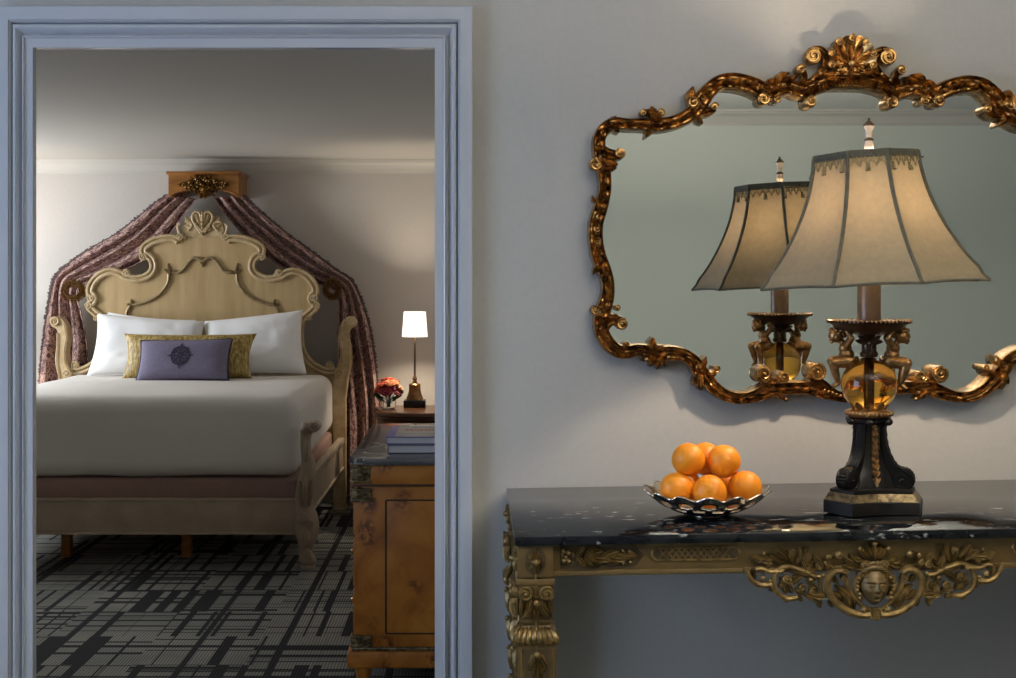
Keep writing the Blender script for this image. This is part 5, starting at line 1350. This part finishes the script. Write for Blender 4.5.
for x in (bx+.03, DXR-.06):
    for y in (DYF+.05, DYB-.05): w = MB(); w.lathe([(.022, 0), (.026, zp1*.6), (.032, zp1+.002)], (x, y, 0), 12); dp(w, 'foot', M['burl2'])
# brass mounts on the two front corners
def mount(za, zb_, wd_, fancy, y_, sgn):
    w = MB(); w.box(bx-.008, bx+wd_, min(y_, y_+sgn*.05), max(y_, y_+sgn*.05), zb_, za, .003)
    for i in range(6):
        t = (i+.5)/6; z = zb_+(za-zb_)*t
        w.leaf(bx+wd_*.5, z, bx+wd_*(.15 if i % 2 else .85), z+(za-zb_)*.16, .007, min(y_, y_+sgn*.05) if sgn > 0 else y_, .006)
        w.ball((bx-.008, y_+sgn*.02, z), .006, 8, 6)
    w.box(bx-.013, bx+wd_+.004, min(y_-.004*sgn, y_+sgn*.055), max(y_-.004*sgn, y_+sgn*.055), zb_, zb_+.010, .003); w.box(bx-.013, bx+wd_+.004, min(y_-.004*sgn, y_+sgn*.055), max(y_-.004*sgn, y_+sgn*.055), za-.008, za, .003)
    dp(w, 'corner_mount', M['mount'])
for y_, sgn in ((DYF+.020, 1), (DYB-.02, -1)):
    mount(zf-.004, zm+.006, .058, 1, y_, sgn); mount(zm-.012, dz_(502), .060, 1, y_, sgn); mount(dz_(636), zp0+.013, .060, 0, y_, sgn)
dz0 = [zp0+.03, zp0+.21, zp0+.39]
for z in dz0+[zm+.012]:
    z1_ = z+.165 if z < zm else zf-.012
    w = MB(); w.box(bx-.010, bx+.01, DYF+.09, DYB-.09, z, z1_, .003); d = dp(w, 'drawer', M['burl'])
    for y in (DYF+.28, DYB-.28):
        k_ = MB(); k_.lathe([(.006, 0), (.006, .010), (.011, .016), (.012, .020), (.008, .024), (0, .025)], (bx-.010, y, (z+z1_)/2), 12, Matrix.Rotation(-PI/2, 3, 'Y')); dp(k_, 'knob', M['brass'], d)
        d.children[-1].parent = d
# books
def dtop(x, y, z): return P(x, y, 1) and Vector(((x-VX)*(ZC-z)/(y-VY), F*(ZC-z)/(y-VY), z))
z1 = DTZ+.001
b0 = dtop(386, 447.5, z1+.028)
def book(name, x0, x1, y0, y1, z0, h, cover, label, rot=0, cat_='book'):
    cx_, cy_ = (x0+x1)/2, (y0+y1)/2; hx, hy = (x1-x0)/2, (y1-y0)/2
    rt = tag(empty(name, (cx_, cy_, z0), (0, 0, rot)), label, cat_)
    w = MB(); c = .003
    w.box(-hx, hx, -hy, hy, 0, c, .0008); w.box(-hx, hx, -hy, hy, h-c, h, .0008); w.box(-hx, -hx+c, -hy, hy, c*.5, h-c*.5, .0008); w.build('cover', cover, rt)
    w = MB(); w.box(-hx+c, hx-.005, -hy+.005, hy-.005, c, h-c); w.build('page_block', M['paper'], rt, 0)
    return rt, hx, hy
yb0 = 4.47
book('book', -.300, .05, yb0, yb0+.36, z1, .030, M['bookgrey'], 'dark grey book lying under the lavender book on the dresser', .03)
rt, hx, hy = book('book', -.303, .04, yb0+.015, yb0+.375, z1+.0308, .026, M['booklav'], 'lavender edged book on top of the pile on the dresser', 0)
w = MB(); w.box(-hx+.032, hx, -hy+.001, -.05, .0262, .0268); w.build('cover_picture', M['bookcov'], rt, 0)
w = MB(); w.box(-hx+.032, hx, -.05, hy-.001, .0262, .0268); cpn = w.build('cover_panel', M['bookbeige'], rt, 0)
w = MB(); random.seed(2); x = -hx+.06
while x < hx-.06:
    L_ = random.uniform(.006, .013); w.box(x, x+L_, .02, .06, .0268, .0272); x += L_+.004
w.build('title_print', M['red'], cpn, 0)
w = MB(); w.box(-.068, .068, -.018, .018, 0, .0015, .0004); w.build('card', M['white']); cd = bpy.data.objects['card']
cd.location = (-.165, yb0+.352, z1+.0308+.0275); tag(cd, 'narrow white card lying at the back edge of the lavender book', 'card')
